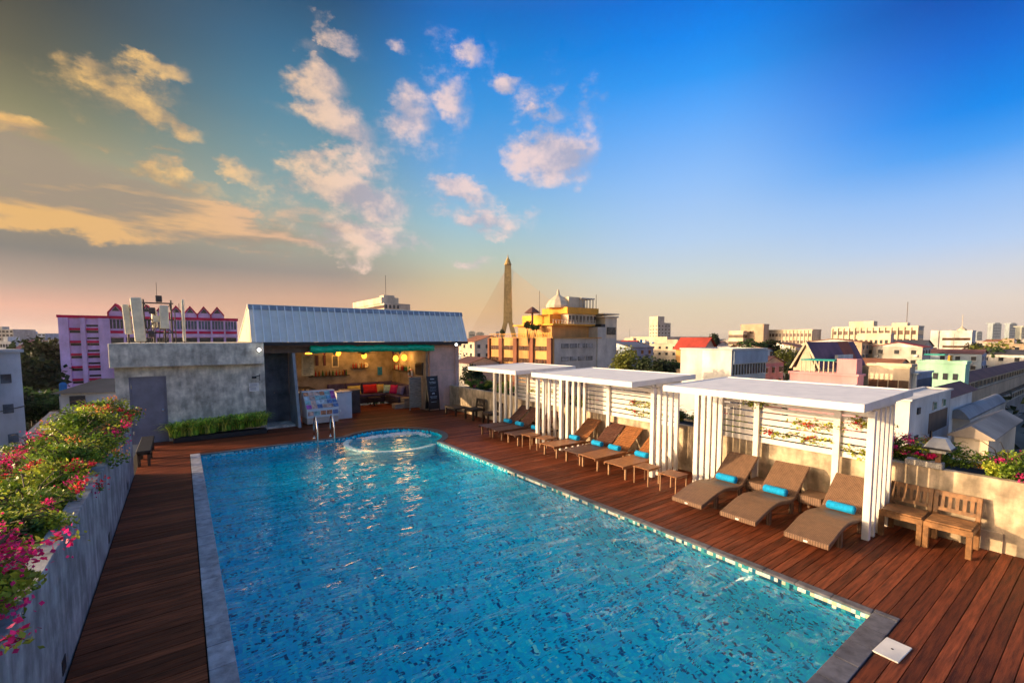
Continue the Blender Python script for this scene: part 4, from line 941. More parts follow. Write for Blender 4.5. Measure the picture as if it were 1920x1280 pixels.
Rd = [(.3, K2, .9, 'bush with red blooms at the right edge of the picture'), (1.1, K1, .85, 'green bush with pink blooms right of the lantern'), (2.6, K5, .75, 'bush dense with pink blooms behind the near pergola post'), (1.9, K4, .75, 'green bush right behind the lantern'),
      (3.6, K3, .8, 'dark bush behind the near end of the nearest pergola'), (4.6, K3, .75, 'dark bush behind the middle of the nearest pergola'), (5.6, K2, .8, 'red-bloomed bush behind the far end of the nearest pergola'), (6.2, K3, .85, 'dark bush in the gap between the nearest and middle pergolas'),
      (7.3, K3, .75, 'dark bush behind the near part of the middle pergola'), (8.5, K3, .75, 'dark bush behind the middle pergola'), (9.7, K3, .8, 'dark bush behind the far end of the middle pergola'), (10.6, K1, .8, 'pink bush in the gap between the middle and farthest pergolas'),
      (11.8, K3, .75, 'dark bush behind the near part of the farthest pergola'), (13.0, K3, .8, 'dark bush behind the far part of the farthest pergola'), (14.2, K3, .8, 'dark bush left of the farthest pergola'), (15.3, K2, .85, 'red-bloomed bush between the farthest pergola and the bar'), (16.6, K3, .85, 'dark bush on the wall close to the bar'), (17.7, K1, .8, 'bush at the bar end of the right planter')]
for y, k_, s_, lb in Rd: bush(k_, 10.75, y, 1.25, lb, s_, 'bushes in the right planter')
bush(K1, -2.5, 5.2, .7, 'pink bush outside the left planter beside the cross wall', .8, 'bushes outside the left planter')
# arching sprays reaching over the left wall
def spray(p, d, L_, lb, flm):
    t = thing('flower_spray', lb, 'flower', p, 0, 'flower sprays reaching over the left wall')
    P_ = [Vector((d[0] * L_ * s, d[1] * L_ * s, .28 * math.sin(s * 2.3) * L_)) for s in (0, .25, .5, .75, 1)]
    MB().tube(P_, [.006, .005, .004, .003, .002], 5).build('stem', STEM, t)
    pts = np.array([list(P_[k].lerp(P_[k + 1], rng.uniform())) for k in range(4) for _ in range(9)]) + rng.normal(size=(36, 3)) * .03
    put('leaves', leaves_mesh('leaves', LEAFY, pts, .055, rng, .5), t, kind='stuff')
    put('flowers', leaves_mesh('flowers', flm, np.array([list(P_[3])] * 34) + rng.normal(size=(34, 3)) * .045, .045, rng, .85), t, kind='stuff')
spray((-1.35, 5.4, 1.35), (.75, .25), .75, 'spray with one pink bloom reaching over the wall beside the magenta bush', PINK)
spray((-1.4, 10.6, 1.5), (.8, .1), .9, 'spray of pink blooms reaching furthest over the deck', PINK)
spray((-1.1, 4.1, 1.3), (.5, -.2), .5, 'dense pink spray lying on the wall top at the near-left corner', PINK)
spray((-1.3, 7.3, 1.35), (.5, .4), .6, 'thin green spray with a pink tip over the middle of the wall', RED)
spray((-1.35, 3.9, 1.3), (.55, -.1), .6, 'low green spray with dark pink bloom at the near end of the wall', RED)
spray((-1.3, 12.2, 1.5), (.7, 0), .7, 'spray with yellow leaves and red bloom near the far end', RED)
# vines on the rear screens
def vine(y0, y1, z, lb, blooms):
    t = thing('climbing_vine', lb, 'vine', (9.97, (y0 + y1) / 2, z), 0, 'vines on the pergola screens')
    P_ = [Vector((0, (y0 - y1) / 2 + (y1 - y0) * k / 12, .05 * math.sin(k * 1.3))) for k in range(13)]
    MB().tube(P_, .006, 5).build('stem', STEM, t)
    pts = np.array([list(P_[rng.integers(0, 12)].lerp(P_[rng.integers(0, 12)], .0)) for _ in range(150)]) + rng.normal(size=(150, 3)) * np.array([.03, .1, .04])
    put('leaves', leaves_mesh('leaves', LEAFY, pts, .06, rng, .6), t, kind='stuff')
    for b_ in blooms: put('flowers', leaves_mesh('flowers', RED, np.array([[-.02, b_, .02]] * 26) + rng.normal(size=(26, 3)) * .04, .045, rng, .85), t, kind='stuff')
vine(3.3, 4.6, 1.33, 'longest vine on the lower rails of the nearest pergola screen', (-.3, .5))
vine(3.2, 4.0, 1.6, 'short vine in the middle rails of the nearest pergola screen', (.1,))
vine(2.5, 3.1, 1.22, 'vine at the lower near corner of the nearest pergola screen', ())
vine(2.5, 3.0, 1.75, 'vine with two red blooms high at the near end of the nearest screen', (-.1, .15))
vine(4.6, 4.9, 1.9, 'small vine around the rear post of the nearest pergola', ())
vine(6.9, 8.2, 1.3, 'long vine on the lower rails of the middle pergola screen', (.4,))
vine(7.3, 8.1, 1.55, 'short vine with a red bloom on the middle pergola screen', (.3,))
vine(11.3, 12.8, 1.5, 'dark leafy vine on the farthest pergola screen', ())

# ------------------------------------------------------------------ the city
fx, fy = math.sin(YAW), math.cos(YAW)
def az(u): return YAW + math.atan((u - 960) / 850 * math.cos(TILT))
def zat(v, d): return H + d * math.tan(math.atan((695 - v) / 850) - TILT)
def XY(u, d):                       # ground point at depth d (metres) in the direction of picture column u
    lat = (u - 960) / 850 * d
    return Vector((fx * d + fy * lat, fy * d - fx * lat))
WM = {}
def wmesh(k):
    if k not in WM:
        col = {'d': (.03, .035, .045), 'b': (.1, .14, .18), 'g': (.04, .25, .16), 'w': (.75, .73, .68), 'r': (.62, .02, .06), 'o': (.1, .05, .03), 'l': (.2, .2, .2)}[k]
        WM[k] = MB().box(-.5, .5, -.5, .5, -.5, .5).mesh('window', M('window_' + k, col, .2 if k in 'dbgo' else .6, .35, .6, 0, spec=.5))
    return WM[k]
def grid(root, face, L_, zs, n_, w_, h_, k='d', x0=.0, name='window', D=0, mx=0):
    """rows of windows on the -Y face ('front') or the -X face ('left'); glass sits proud in shallow frames"""
    for z in zs:
        for i in range(n_):
            c = x0 + (L_ - 2 * x0) * (i + .5) / n_
            if face == 'front': put(name, wmesh(k), root, (c, -.02, z), (0, 0, 0), (w_, .16, h_))
            else: put(name, wmesh(k), root, (-.02, c, z), (0, 0, 0), (.16, w_, h_))
            if D:
                if face == 'front': put('sill', wmesh('w'), root, (c, -.12, z - h_ / 2 - .08), (0, 0, 0), (w_ + .3, .34, .12)); put('window_hood', wmesh('w'), root, (c, -.16, z + h_ / 2 + .1), (0, 0, 0), (w_ + .4, .5, .1))
                else: put('sill', wmesh('w'), root, (-.12, c, z - h_ / 2 - .08), (0, 0, 0), (.34, w_ + .3, .12)); put('window_hood', wmesh('w'), root, (-.16, c, z + h_ / 2 + .1), (0, 0, 0), (.5, w_ + .4, .1))
def band(root, face, L_, zs, h_, k='d', name='window_band', x0=0):
    for z in zs:
        if face == 'front': put(name, wmesh(k), root, (L_ / 2, -.03, z), (0, 0, 0), (L_ - 2 * x0, .2, h_))
        else: put(name, wmesh(k), root, (-.03, L_ / 2, z), (0, 0, 0), (.2, L_ - 2 * x0, h_))
def block(name, lb, cat, u, d, ul, ur, vtop, m, par=.5, group=None, z0=None, parm=None, name2='wall'):
    """axis-aligned building: near corner at column u, its left face ends at column ul, its front face at column ur"""
    P_ = XY(u, d); X_, Y_ = P_
    LY = max(2., X_ / math.tan(az(ul)) - Y_) if az(ul) > .05 else 20
    LX = max(2., Y_ * math.tan(az(ur)) - X_)
    zb = GZ if z0 is None else z0; hh = zat(vtop, d) - zb
    t = thing(name, lb, cat, (X_, Y_, zb), 0, group)
    MB().box(0, LX, 0, LY, 0, hh).build(name2, m, t)
    if par: MB().box(-.15, LX + .15, -.15, .15, hh, hh + par).box(-.15, LX + .15, LY - .15, LY + .15, hh, hh + par).box(-.15, .15, .15, LY - .15, hh, hh + par).box(LX - .15, LX + .15, .15, LY - .15, hh, hh + par).build('parapet', parm or m, t)
    return t, LX, LY, hh
C = lambda n_, c, r=.8: M(n_, c, r, .12, .25, 0, kind='dirt')
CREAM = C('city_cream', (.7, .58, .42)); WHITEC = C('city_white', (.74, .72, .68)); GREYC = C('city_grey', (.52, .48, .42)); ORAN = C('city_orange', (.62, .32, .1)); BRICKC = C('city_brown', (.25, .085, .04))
BLUEC = C('city_blue', (.3, .38, .5)); PINKC = C('city_pink', (.97, .6, .88)); ROSE = C('city_rose', (.66, .3, .32)); MINT = C('city_mint', (.35, .65, .5)); REDR = C('red_roof', (.42, .05, .03)); BROWNR = C('brown_roof', (.16, .07, .06)); DARKR = C('dark_roof', (.07, .07, .08)); PURR = C('purple_roof', (.22, .1, .14))
TEALC = C('teal_sheet', (.02, .35, .3)); CRIM = C('crimson_trim', (.8, .01, .08)); YEL = C('yellow_paint', (.85, .38, .04)); GOLD = C('pylon_gold', (.5, .34, .12))
def house_roof(t, LX, LY, hh, rh, m, along='x', ov=.4):
    if along == 'x': MB().prismx([(-ov, hh), (LY / 2, hh + rh), (LY + ov, hh), (LY + ov, hh - .12), (LY / 2, hh + rh - .15), (-ov, hh - .12)], -ov, LX + ov).build('roof', m, t); MB().prismx([(0, hh), (LY / 2, hh + rh - .2), (LY, hh)], .05, LX - .05).build('gable', WHITEC, t)
    else: MB().prism([(-ov, hh), (LX / 2, hh + rh), (LX + ov, hh), (LX + ov, hh - .12), (LX / 2, hh + rh - .15), (-ov, hh - .12)], -ov, LY + ov).build('roof', m, t); MB().prism([(0, hh), (LX / 2, hh + rh - .2), (LX, hh)], .05, LY - .05).build('gable', CREAM, t)

# --- pink school-like building with zigzag dormers (front faces the terrace)
p0 = XY(113, 118); p1 = XY(447, 140); L_ = (p1 - p0).length; rz = math.atan2(p1.y - p0.y, p1.x - p0.x)
zt = zat(595, 118)
t = thing('school_building', 'long lilac and crimson building with a row of pointed dormers on its roof', 'building', (p0.x, p0.y, GZ), rz); hh = zt - GZ
MB().box(0, L_, .6, 14, 0, hh).build('wall', PINKC, t)
MB().box(-.3, L_ + .3, .2, 14.3, hh, hh + .7).build('cornice', CRIM, t)
xl = L_ * .245
for x in (0, L_ * .105, L_ * .195):
    MB().box(x, x + (1.9 if x == 0 else 1.0 if x < L_ * .15 else 2.4), -.15, .6, 0, hh).build('pilaster', PINKC, t)
FH = 3.35
for k in range(7):
    z = hh - 1.9 - k * FH
    for (xa, xb) in ((2.0, L_ * .105), (L_ * .105 + 1.1, L_ * .195)):
        MB().box(xa, xb, .05, .6, z - 1.3, z - .75).build('ledge', CRIM, t)
        put('window', wmesh('d'), t, ((xa + xb) / 2, .58, z - 1.75), (0, 0, 0), (xb - xa, .1, .6))
        if xa > 3: put('window', wmesh('d'), t, ((xa + xb) / 2, .57, z - .1), (0, 0, 0), (xb - xa, .1, .5))
nb = 9; xb0 = xl; bw = (L_ - xb0) / nb
for i in range(nb):
    x = xb0 + i * bw
    MB().box(x - .15, x + .25, -.1, .6, hh - 12, hh).build('pilaster', PINKC, t)
    for j in range(4):
        put('window', wmesh('d' if i < 3 else 'b'), t, (x + bw * (j + .7) / 4.4, .57, hh - 1.5), (0, 0, 0), (bw / 4.4 * .72, .1, 2.4))
    for k in range(3):
        z = hh - 3.1 - k * FH * 1.15
        MB().box(x + .25, x + bw - .15, -.05, .05, z - .9, z - .2).build('railing', CRIM, t)
        MB().box(x + .25, x + bw - .15, -.05, .6, z - 1.9, z - 1.0).build('balcony', PINKC, t)
        if k: put('window', wmesh('d'), t, (x + bw / 2, .57, z + .9), (0, 0, 0), (bw * .8, .1, 1.6))
for i in range(nb - 1):
    x = xb0 + i * bw + .0
    MB().prism([(x, hh + .7), (x, hh + 1.7), (x + bw / 2, hh + 3.9), (x + bw, hh + 1.7), (x + bw, hh + .7)], .9, 1.1).build('dormer_wall', PINKC, t)
    rfd = MB().prism([(x - .1, hh + 1.7), (x + bw / 2, hh + 4.15), (x + bw + .1, hh + 1.7), (x + bw + .1, hh + 1.25), (x + bw / 2, hh + 3.6), (x - .1, hh + 1.25)], .5, 7).build('dormer_roof', CRIM, t)
    MB().prism([(x + bw * .25, hh + 2.1), (x + bw / 2, hh + 3.3), (x + bw * .75, hh + 2.1)], .8, .9).build('gable_window', GLASSD, t)
    MB().box(x - .12, x + .2, .55, 7, hh + .7, hh + 1.5).build('valley_post', CRIM, t)
# --- white building at the left edge
P_ = XY(38, 46); t = thing('white_apartment_block', 'white rendered apartment block cut by the left edge of the picture', 'building', (P_.x, P_.y, GZ), R(35)); hw_ = zat(660, 46) - GZ
WB = C('white_blue_render', (.5, .56, .6))
MB().box(-14, 0, 0, 12, 0, hw_).build('wall', WB, t); MB().box(-14.2, .2, -.2, 12.2, hw_, hw_ + .3).build('parapet', WB, t)
for (x, z) in ((-1.2, 2.6), (-1.2, 5.6), (-3.6, 2.6), (-3.4, 7.2), (-1.0, 8.6), (-2.9, 10.2), (-1.2, 11.6), (-5.4, 4.0)):
    f_ = put('window', wmesh('b'), t, (x, -.03, hw_ - z), (0, 0, 0), (.75, .12, .9))
MB().box(-7, -2.6, -1.2, 0, hw_ - 4.6, hw_ - 4.4).box(-7, -2.6, -1.2, -1.1, hw_ - 4.4, hw_ - 3.5).build('balcony', WB, t)
MB().tube([(-2.6, -.06, hw_ - 4.4), (-2.5, -.06, hw_ - 5.9), (0, -.06, hw_ - 5.5)], .05, 5).build('pipe', DARKR, t)
MB().box(-6.8, -3.0, -.06, .02, hw_ - 3.4, hw_ - 1.2).build('loggia_opening', C('dull_rose', (.3, .14, .14)), t)
# --- dark-roofed white house with black openings, beside the concrete block
p0 = XY(108, 40); p1 = XY(262, 42); rz = math.atan2(p1.y - p0.y, p1.x - p0.x); L_ = (p1 - p0).length; zt = zat(737, 40)
t = thing('white_house', 'white house with a dark hipped roof left of the concrete block', 'house', (p0.x, p0.y, GZ), rz); hh = zt - GZ
MB().box(0, L_, 0, 8, 0, hh).build('wall', WHITEC, t)
MB().add([(-.5, -.5, hh), (L_ + .5, -.5, hh), (L_ + .5, 8.5, hh), (-.5, 8.5, hh), (1.2, 4, hh + .95), (L_ - 1.2, 4, hh + .95), ], [(0, 3, 2, 1), (0, 1, 5, 4), (1, 2, 5), (2, 3, 4, 5), (3, 0, 4)]).build('roof', DARKR, t)
for x, w_ in ((1.2, 1.1), (5.0, 1.3), (7.2, 1.3)): put('window', wmesh('d'), t, (x, -.03, hh - .75), (0, 0, 0), (w_, .14, .95))
MB().box(-.3, L_, -1.6, 0, hh - 2.5, hh - 2.35).build('lean_to_roof', DARKR, t)
P_ = XY(60, 30); t = thing('grey_roof_house', 'low house with a wide grey sheet roof just beyond the left planter', 'house', (P_.x, P_.y, GZ), R(-6)); zr = zat(800, 30) - GZ
MB().box(0, 12, 0, 8, 0, zr - .2).build('wall', GREYC, t); MB().prismx([(-.6, zr - .5), (4.5, zr + .45), (9, zr - .3), (9, zr - .4), (4.5, zr + .33), (-.6, zr - .6)], -.6, 12.6).build('roof', C('grey_sheet', (.2, .2, .23)), t)
P_ = XY(114, 46); t = thing('water_tank', 'tall blue water tank left of the white house', 'tank', (P_.x, P_.y, zat(742, 46)), 0); MB().lathe([(.28, 0), (.3, .05), (.3, 1.2), (.2, 1.35), (.05, 1.4)], n=12).build('tank', C('tank_blue', (.03, .2, .5)), t); MB().box(-.3, .3, -.3, .3, -6, 0).build('stand', GREYC, t)
# --- small temple house, distant blue blocks on the left
t, LX, LY, hh = block('white_villa', 'small white villa with a pyramid shaped dusky red roof on the left', 'house', 28, 150, 22, 66, 656, WHITEC, 0)
MB().add([(-1, -1, hh), (LX + 1, -1, hh), (LX + 1, LY + 1, hh), (-1, LY + 1, hh), (LX / 2, LY / 2, hh + 3.6)], [(0, 3, 2, 1), (0, 1, 4), (1, 2, 4), (2, 3, 4), (3, 0, 4)]).build('roof', C('dusky_roof', (.36, .12, .12)), t); grid(t, 'front', LX, (hh - 1.5, hh - 3.6), 5, .7, .9)
for (u0, u1, v, d, m_, lb) in ((-30, 28, 617, 420, GREYC, 'grey block with dark windows at the far left skyline'), (30, 88, 625, 600, BLUEC, 'long pale blue block on the far left skyline'), (86, 122, 628, 640, WHITEC, 'pale block just left of the lilac building on the skyline'), (-20, 22, 640, 240, WHITEC, 'white row building behind the left apartment block')):
    pa, pb = XY(u0, d), XY(u1, d); rz = math.atan2(pb.y - pa.y, pb.x - pa.x); L_ = (pb - pa).length; hh = zat(v, d) - GZ
    t = thing('distant_building', lb, 'building', (pa.x, pa.y, GZ), rz); MB().box(0, L_, 0, 20, 0, hh).build('wall', m_, t); MB().box(L_ * .3, L_ * .5, 4, 10, hh, hh + 2.5).build('roof_room', m_, t)
    grid(t, 'front', L_, [hh - 2.2 - 3.5 * k for k in range(3)], 8, L_ / 8 * .6, 1.6)
# --- building showing above the bar roof
t, LX, LY, hh = block('office_block', 'cream office block rising behind the metal roof of the bar', 'building', 722, 190, 664, 770, 568, CREAM, 0)
MB().box(-.4, LX * .62, 2, LY - .5, hh, hh + 2.6).build('roof_room', CREAM, t); MB().box(1, LX * .5, 3, 8, hh + 2.6, hh + 3.6).build('roof_tank', CREAM, t)
grid(t, 'front', LX * .6, (hh - 1.4,), 4, .9, 1.5); band(t, 'left', LY, (hh - 1.4, hh - 5), 1.2, 'o')
MB().tube([(LX * .2, 4, hh + 3), (LX * .2, 4, hh + 12)], .1, 5).build('mast', RUST, t)

# --- cable-stayed bridge pylon
D_ = 750; P_ = XY(953, D_); t = thing('bridge_pylon', 'tall golden bridge pylon shaped like an upside-down letter Y', 'bridge', (P_.x, P_.y, GZ), -YAW)
zt = zat(497, D_) - GZ; zf = zat(605, D_) - GZ; zb = zat(652, D_) - GZ
px_ = D_ / 850
MB().box(-6.6, 6.6, -4.5, 4.5, 0, 2).add([], []).build('footing', GREYC, t)
sh = MB(); 
def taper(mb, a, b, wa, wb, da, db):
    (xa, za), (xb, zb_) = a, b
    mb.add([(xa - wa, -da, za), (xa + wa, -da, za), (xa + wa, da, za), (xa - wa, da, za), (xb - wb, -db, zb_), (xb + wb, -db, zb_), (xb + wb, db, zb_), (xb - wb, db, zb_)], [(0, 3, 2, 1), (4, 5, 6, 7), (0, 1, 5, 4), (1, 2, 6, 5), (2, 3, 7, 6), (3, 0, 4, 7)])
taper(sh, (-.5, zf), (-.5, zt), 7.6, 5.2, 4, 3); sh.build('shaft', GOLD, t)
lg = MB(); taper(lg, (-17, 0), (-4.6, zf), 4.2, 3.8, 4, 4); lg.build('leg', GOLD, t)
lg = MB(); taper(lg, (17, 0), (3.9, zf), 4.2, 3.8, 4, 4); lg.build('leg', GOLD, t)
MB().box(-14, 14, -3, 3, zb - 3, zb + 1).build('cross_beam', GOLD, t)
MB().lathe([(5.2, 0), (6.2, 1.2), (5.4, 2.4), (4.2, 4.5), (4.6, 5.5), (3.2, 7), (3.4, 8), (2.0, 10.5), (1.1, 12), (.3, 17)], (-.5, 0, zt), 10).build('finial', GOLD, t)
CAB = M('cable_amber', (.62, .36, .16), .6, .05, 1, 0)
cm = 0
for k in range(28):
    f_ = k / 27; za = zt - 4 - f_ * (zt - zf) * .42
    q = MB()
    q.tube([(-2, 0, za), (-72 * (1 - f_ * .93) - 4, 60, zat(640, D_) - GZ)], .17, 4, False); q.build('cable', CAB, t)
    q = MB(); q.tube([(2, 0, za), (120 * (1 - f_ * .93) + 4, -40, zat(612, D_) - GZ - 8)], .17, 4, False); q.build('cable', CAB, t)

# --- orange and grey stepped building
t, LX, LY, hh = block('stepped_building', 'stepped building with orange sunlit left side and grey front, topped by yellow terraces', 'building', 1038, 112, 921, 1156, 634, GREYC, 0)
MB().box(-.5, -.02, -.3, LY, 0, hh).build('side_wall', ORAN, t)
MB().box(-.7, LX * .72, -.5, LY, hh, hh + .25).build('terrace_slab', ORAN, t)
for k in range(5):
    y_ = LY * (k * 1.0) / 4 - (0 if k else .2) - (.5 if k == 4 else 0)
    MB().box(-1.05, -.5, y_, y_ + (1.6 if k < 4 else .9), 0, hh + .1).build('pier', BRICKC, t)
for k in range(5):
    z = hh - 2.6 - 3.3 * k
    for i in range(4):
        ya = LY * i / 4 + 1.7; yb = LY * (i + 1) / 4 - .3
        for j in range(4):
            w_ = (yb - ya) / 4; put('window', wmesh('o'), t, (-.52, ya + w_ * (j + .5), z), (0, 0, 0), (.2, w_ * .8, 1.15))
for k in range(5):
    z = hh - 1.9 - 3.3 * k
    for i in range(4):
        put('window', wmesh('l'), t, (LX * (.1 + .5 * (i + .5) / 4), -.05, z), (0, 0, 0), (LX * .5 / 4 * .82, .2, 1.1))
        for zz in (-.25, .05, .35): put('slat', wmesh('w'), t, (LX * (.1 + .5 * (i + .5) / 4), -.16, z + zz), (0, 0, 0), (LX * .5 / 4 * .82, .04, .05)) if k < 2 else None
    put('window', wmesh('l'), t, (LX * .745, -.05, z - 1.2), (0, 0, 0), (2.1, .2, 1.2))
MB().box(LX * .66, LX * .8, -.3, 6, 0, hh + 3).build('stair_tower', GREYC, t)
tw = hh + (zat(585, 112) - zat(634, 112))
MB().box(LX * .8, LX, 0, LY * .5, hh, tw - .8).build('tower', CREAM, t)
MB().box(LX * .76, LX + .3, -.4, LY * .5 + .4, tw - .8, tw - .4).box(LX * .74, LX + .4, -.5, LY * .5 + .5, tw, tw + .3).build('tower_cornice', CREAM, t)
put('window', wmesh('d'), t, (LX * .9, -.05, tw - 4.4), (0, 0, 0), (3.4, .3, 2.0))
MB().box(LX * .735, LX * .8, 0, 4, tw - 6.2, tw - 2.6).build('recess_shade_block', BLACK, t)  # solid black block, its colour standing in for the shade of a recess
# terraces
MB().box(2, LX * .72, 3, LY * .62, hh + .25, hh + 3.3).build('terrace_wall', ORAN, t)
MB().box(1, LX * .70, 1.5, LY * .66, hh + 3.3, hh + 3.7).build('terrace_slab', YEL, t)
MB().box(3, LX * .55, 5, LY * .6, hh + 3.7, hh + 6.2).build('terrace_wall', YEL, t)
MB().box(LX * .3, LX * .74, 2.2, LY * .4, hh + 3.7, hh + 6.4).build('glazed_hall', CREAM, t)
MB().box(LX * .26, LX * .76, 1.6, LY * .42, hh + 6.4, hh + 8.0).build('terrace_slab', YEL, t)
grid(t, 'front', LX * .46, (hh + 5.1,), 8, .7, 1.6, 'o', 0)
for o_ in [o for o in COL.objects if o.parent == t and o.name.startswith('window')][-8:]: o_.location.x += LX * .29; o_.location.y = 2.1
MB().box(LX * .34, LX * .6, 3, LY * .3, hh + 8.0, hh + 10.8).build('penthouse', CREAM, t)
MB().lathe([(3.2, 0), (3.3, .6), (2.6, 1.9), (1.2, 2.9), (.5, 3.4), (.2, 4.8)], (LX * .3, LY * .22, hh + 8.0), 12).build('dome', CREAM, t)
q = MB(); q.box(LX * .5, LX * .72, 2.2, LY * .3, hh + 10.4, hh + 10.7)
for i in range(5): q.box(LX * (.5 + i * .05), LX * (.5 + i * .05) + .2, 2.4, 2.6, hh + 8, hh + 10.4)
q.build('roof_pavilion', GREYC, t)
q = MB()
for i in range(16): q.box(1 + i * LX * .7 / 16, 1.1 + i * LX * .7 / 16, 1.4, 1.5, hh + 3.7, hh + 4.6)
q.box(1, LX * .7, 1.38, 1.5, hh + 4.6, hh + 4.7).build('railing', CREAM, t, kind='stuff')
q = MB()
for i in range(30): q.box(-.6, -.5, i * LY / 30, i * LY / 30 + .1, hh + .25, hh + 1.2)
q.box(-.62, -.5, 0, LY, hh + 1.2, hh + 1.3).build('railing', YEL, t, kind='stuff')
MB().lathe([(2.2, 0), (1.4, .7), (.2, 1.6)], (0.6, LY * .33, hh + 6.6), 8).tube([(.6, LY * .33, hh + 3.6), (.6, LY * .33, hh + 6.6)], .3, 6).build('kiosk', BROWNR, t)
MB().tube([(LX * .1, LY * .3, hh + 6), (LX * .1, LY * .3, tw + 6)], .07, 4).build('mast', RUST, t); MB().tube([(LX * .78, 3, tw), (LX * .78, 3, tw + 5.5)], .08, 4).build('mast', RUST, t)

# --- other named buildings of the view (near corner column, depth, left end, right end, top row)
t, LX, LY, hh = block('white_block', 'large blank pale grey block with a louvred blue side, centre right', 'building', 1372, 74, 1277, 1438, 657, C('pale_grey', (.52, .53, .53)), .3)
MB().box(-.03, -.01, 0, LY * .55, hh - 7, hh).build('side_panel', WHITEC, t)
MB().box(.3, LX, -.3, 0, hh - 2.2, hh - .1).build('louvre_screen', BLUEC, t); grid(t, 'front', LX, (hh - 3.2, hh - 6.2, hh - 9.2), 12, LX / 12 * .5, 1.7, 'd', .2)
t, LX, LY, hh = block('red_roof_hall', 'hall with a bright red gabled roof behind the pale grey block', 'house', 1318, 150, 1268, 1342, 655, ORAN, 0)
house_roof(t, LX, LY, hh, 4.0, REDR, 'y', .8)
t, LX, LY, hh = block('far_tower', 'cream twin high-rise standing alone on the skyline', 'building', 1232, 520, 1217, 1257, 606, CREAM, .8)
MB().box(0, LX * .5, 0, LY, hh, hh + 8).build('upper_tower', CREAM, t); grid(t, 'front', LX, [hh - 3 - 4 * k for k in range(5)], 4, 1.8, 1.8, 'o'); grid(t, 'left', LY, [hh - 3 - 4 * k for k in range(5)], 3, 1.8, 1.8, 'o')
t, LX, LY, hh = block('long_hall', 'long low cream building behind the trees right of the stepped building', 'building', 1250, 260, 1183, 1335, 633, CREAM, .6)
grid(t, 'left', LY, (hh - 4, hh - 8), 12, 1.2, 1.6, 'o'); grid(t, 'front', LX, (hh - 4, hh - 8), 6, 1.2, 1.6, 'o')
t, LX, LY, hh = block('red_roof_row', 'pale blue house row with dark red roofs and white gables', 'house', 1185, 170, 1157, 1205, 651, BLUEC, 0)
house_roof(t, LX, LY, hh, 2.6, REDR, 'y'); grid(t, 'front', LX, (hh - 3, hh - 6.5), 3, 1.1, 1.6, 'd')
t, LX, LY, hh = block('tan_office_tower', 'square tan tower between two banded wings', 'building', 1430, 225, 1388, 1441, 609, C('city_tan', (.5, .37, .25)), .5)
grid(t, 'left', LY, [hh - 3.5 - 4 * k for k in range(4)], 1, 2, 1.3, 'o', LY * .25)
t, LX, LY, hh = block('banded_office', 'cream office with long horizontal window bands right of the tan tower', 'building', 1521, 215, 1441, 1539, 619, CREAM, .5)
band(t, 'left', LY, [hh - 2.2 - 3.4 * k for k in range(6)], 1.5, 'o', x0=.5); q = MB()
for i in range(12): q.box(-.3, 0, LY * i / 12, LY * i / 12 + .35, 0, hh)
q.build('fins', CREAM, t)
t, LX, LY, hh = block('banded_office', 'short banded wing left of the tan tower', 'building', 1392, 228, 1366, 1400, 622, CREAM, .5)
band(t, 'front', LX, [hh - 2.2 - 3.4 * k for k in range(4)], 1.5, 'o'); band(t, 'left', LY, [hh - 2.2 - 3.4 * k for k in range(4)], 1.5, 'o')
# temple-like hall with purple roof
t, LX, LY, hh = block('temple_hall', 'hall with a steep purple-brown roof and a cream triangular gable', 'temple', 1530, 96, 1490, 1620, 690, CREAM, 0)
rh = zat(641, 96) - zat(690, 96)
MB().prismx([(-.6, hh), (LY / 2, hh + rh), (LY + .6, hh), (LY + .6, hh - .3), (LY / 2, hh + rh - .4), (-.6, hh - .3)], .4, LX).build('roof', PURR, t)
MB().prismx([(.2, hh - .3), (LY / 2, hh + rh - .5), (LY - .2, hh - .3)], .6, .8).build('gable', CREAM, t)
MB().prismx([(-.9, hh - .2), (LY / 2, hh + rh + .3), (LY + .9, hh - .2), (LY + .5, hh - .2), (LY / 2, hh + rh - .5), (-.5, hh - .2)], .1, .5).build('bargeboard', CREAM, t)
MB().prismx([(-.64, hh), (LY / 2 - .02, hh + rh + .05), (LY / 2, hh + rh + .05), (-.6, hh + .02)], LX * .62, LX * .86).build('roof_panel', C('rust_red', (.45, .1, .04)), t)
MB().box(LX * .3, LX * .62, -1.2, -.6, hh + 1, hh + 2.6).build('spires', WHITEC, t)
t, LX, LY, hh = block('pink_shophouse', 'rose coloured shophouse with a teal roof awning and red lower wall', 'house', 1610, 50, 1484, 1618, 706, ROSE, .25)
MB().box(.2, LX, .2, LY * .3, hh, hh + 1.9).build('roof_room', ROSE, t)
MB().box(.2, 3.5, LY * .34, LY * .85, hh + 1.6, hh + 1.75).build('awning', TEALC, t)
for i in range(8): MB().box(.3, .4, LY * (.35 + i * .07), LY * (.35 + i * .07) + .1, hh, hh + 1.6).build('awning_post', CREAM, t)
MB().box(-.25, 0, .2, LY - .2, hh - 2.4, hh - 1.0).build('red_wall', C('signal_red', (.8, .07, .04)), t); MB().box(-.4, 0, 0, LY, hh - 1.0, hh - .85).build('canopy', BLUEC, t)
grid(t, 'left', LY, (hh - 3.6,), 6, LY / 12, 1.4, 'd', .4)
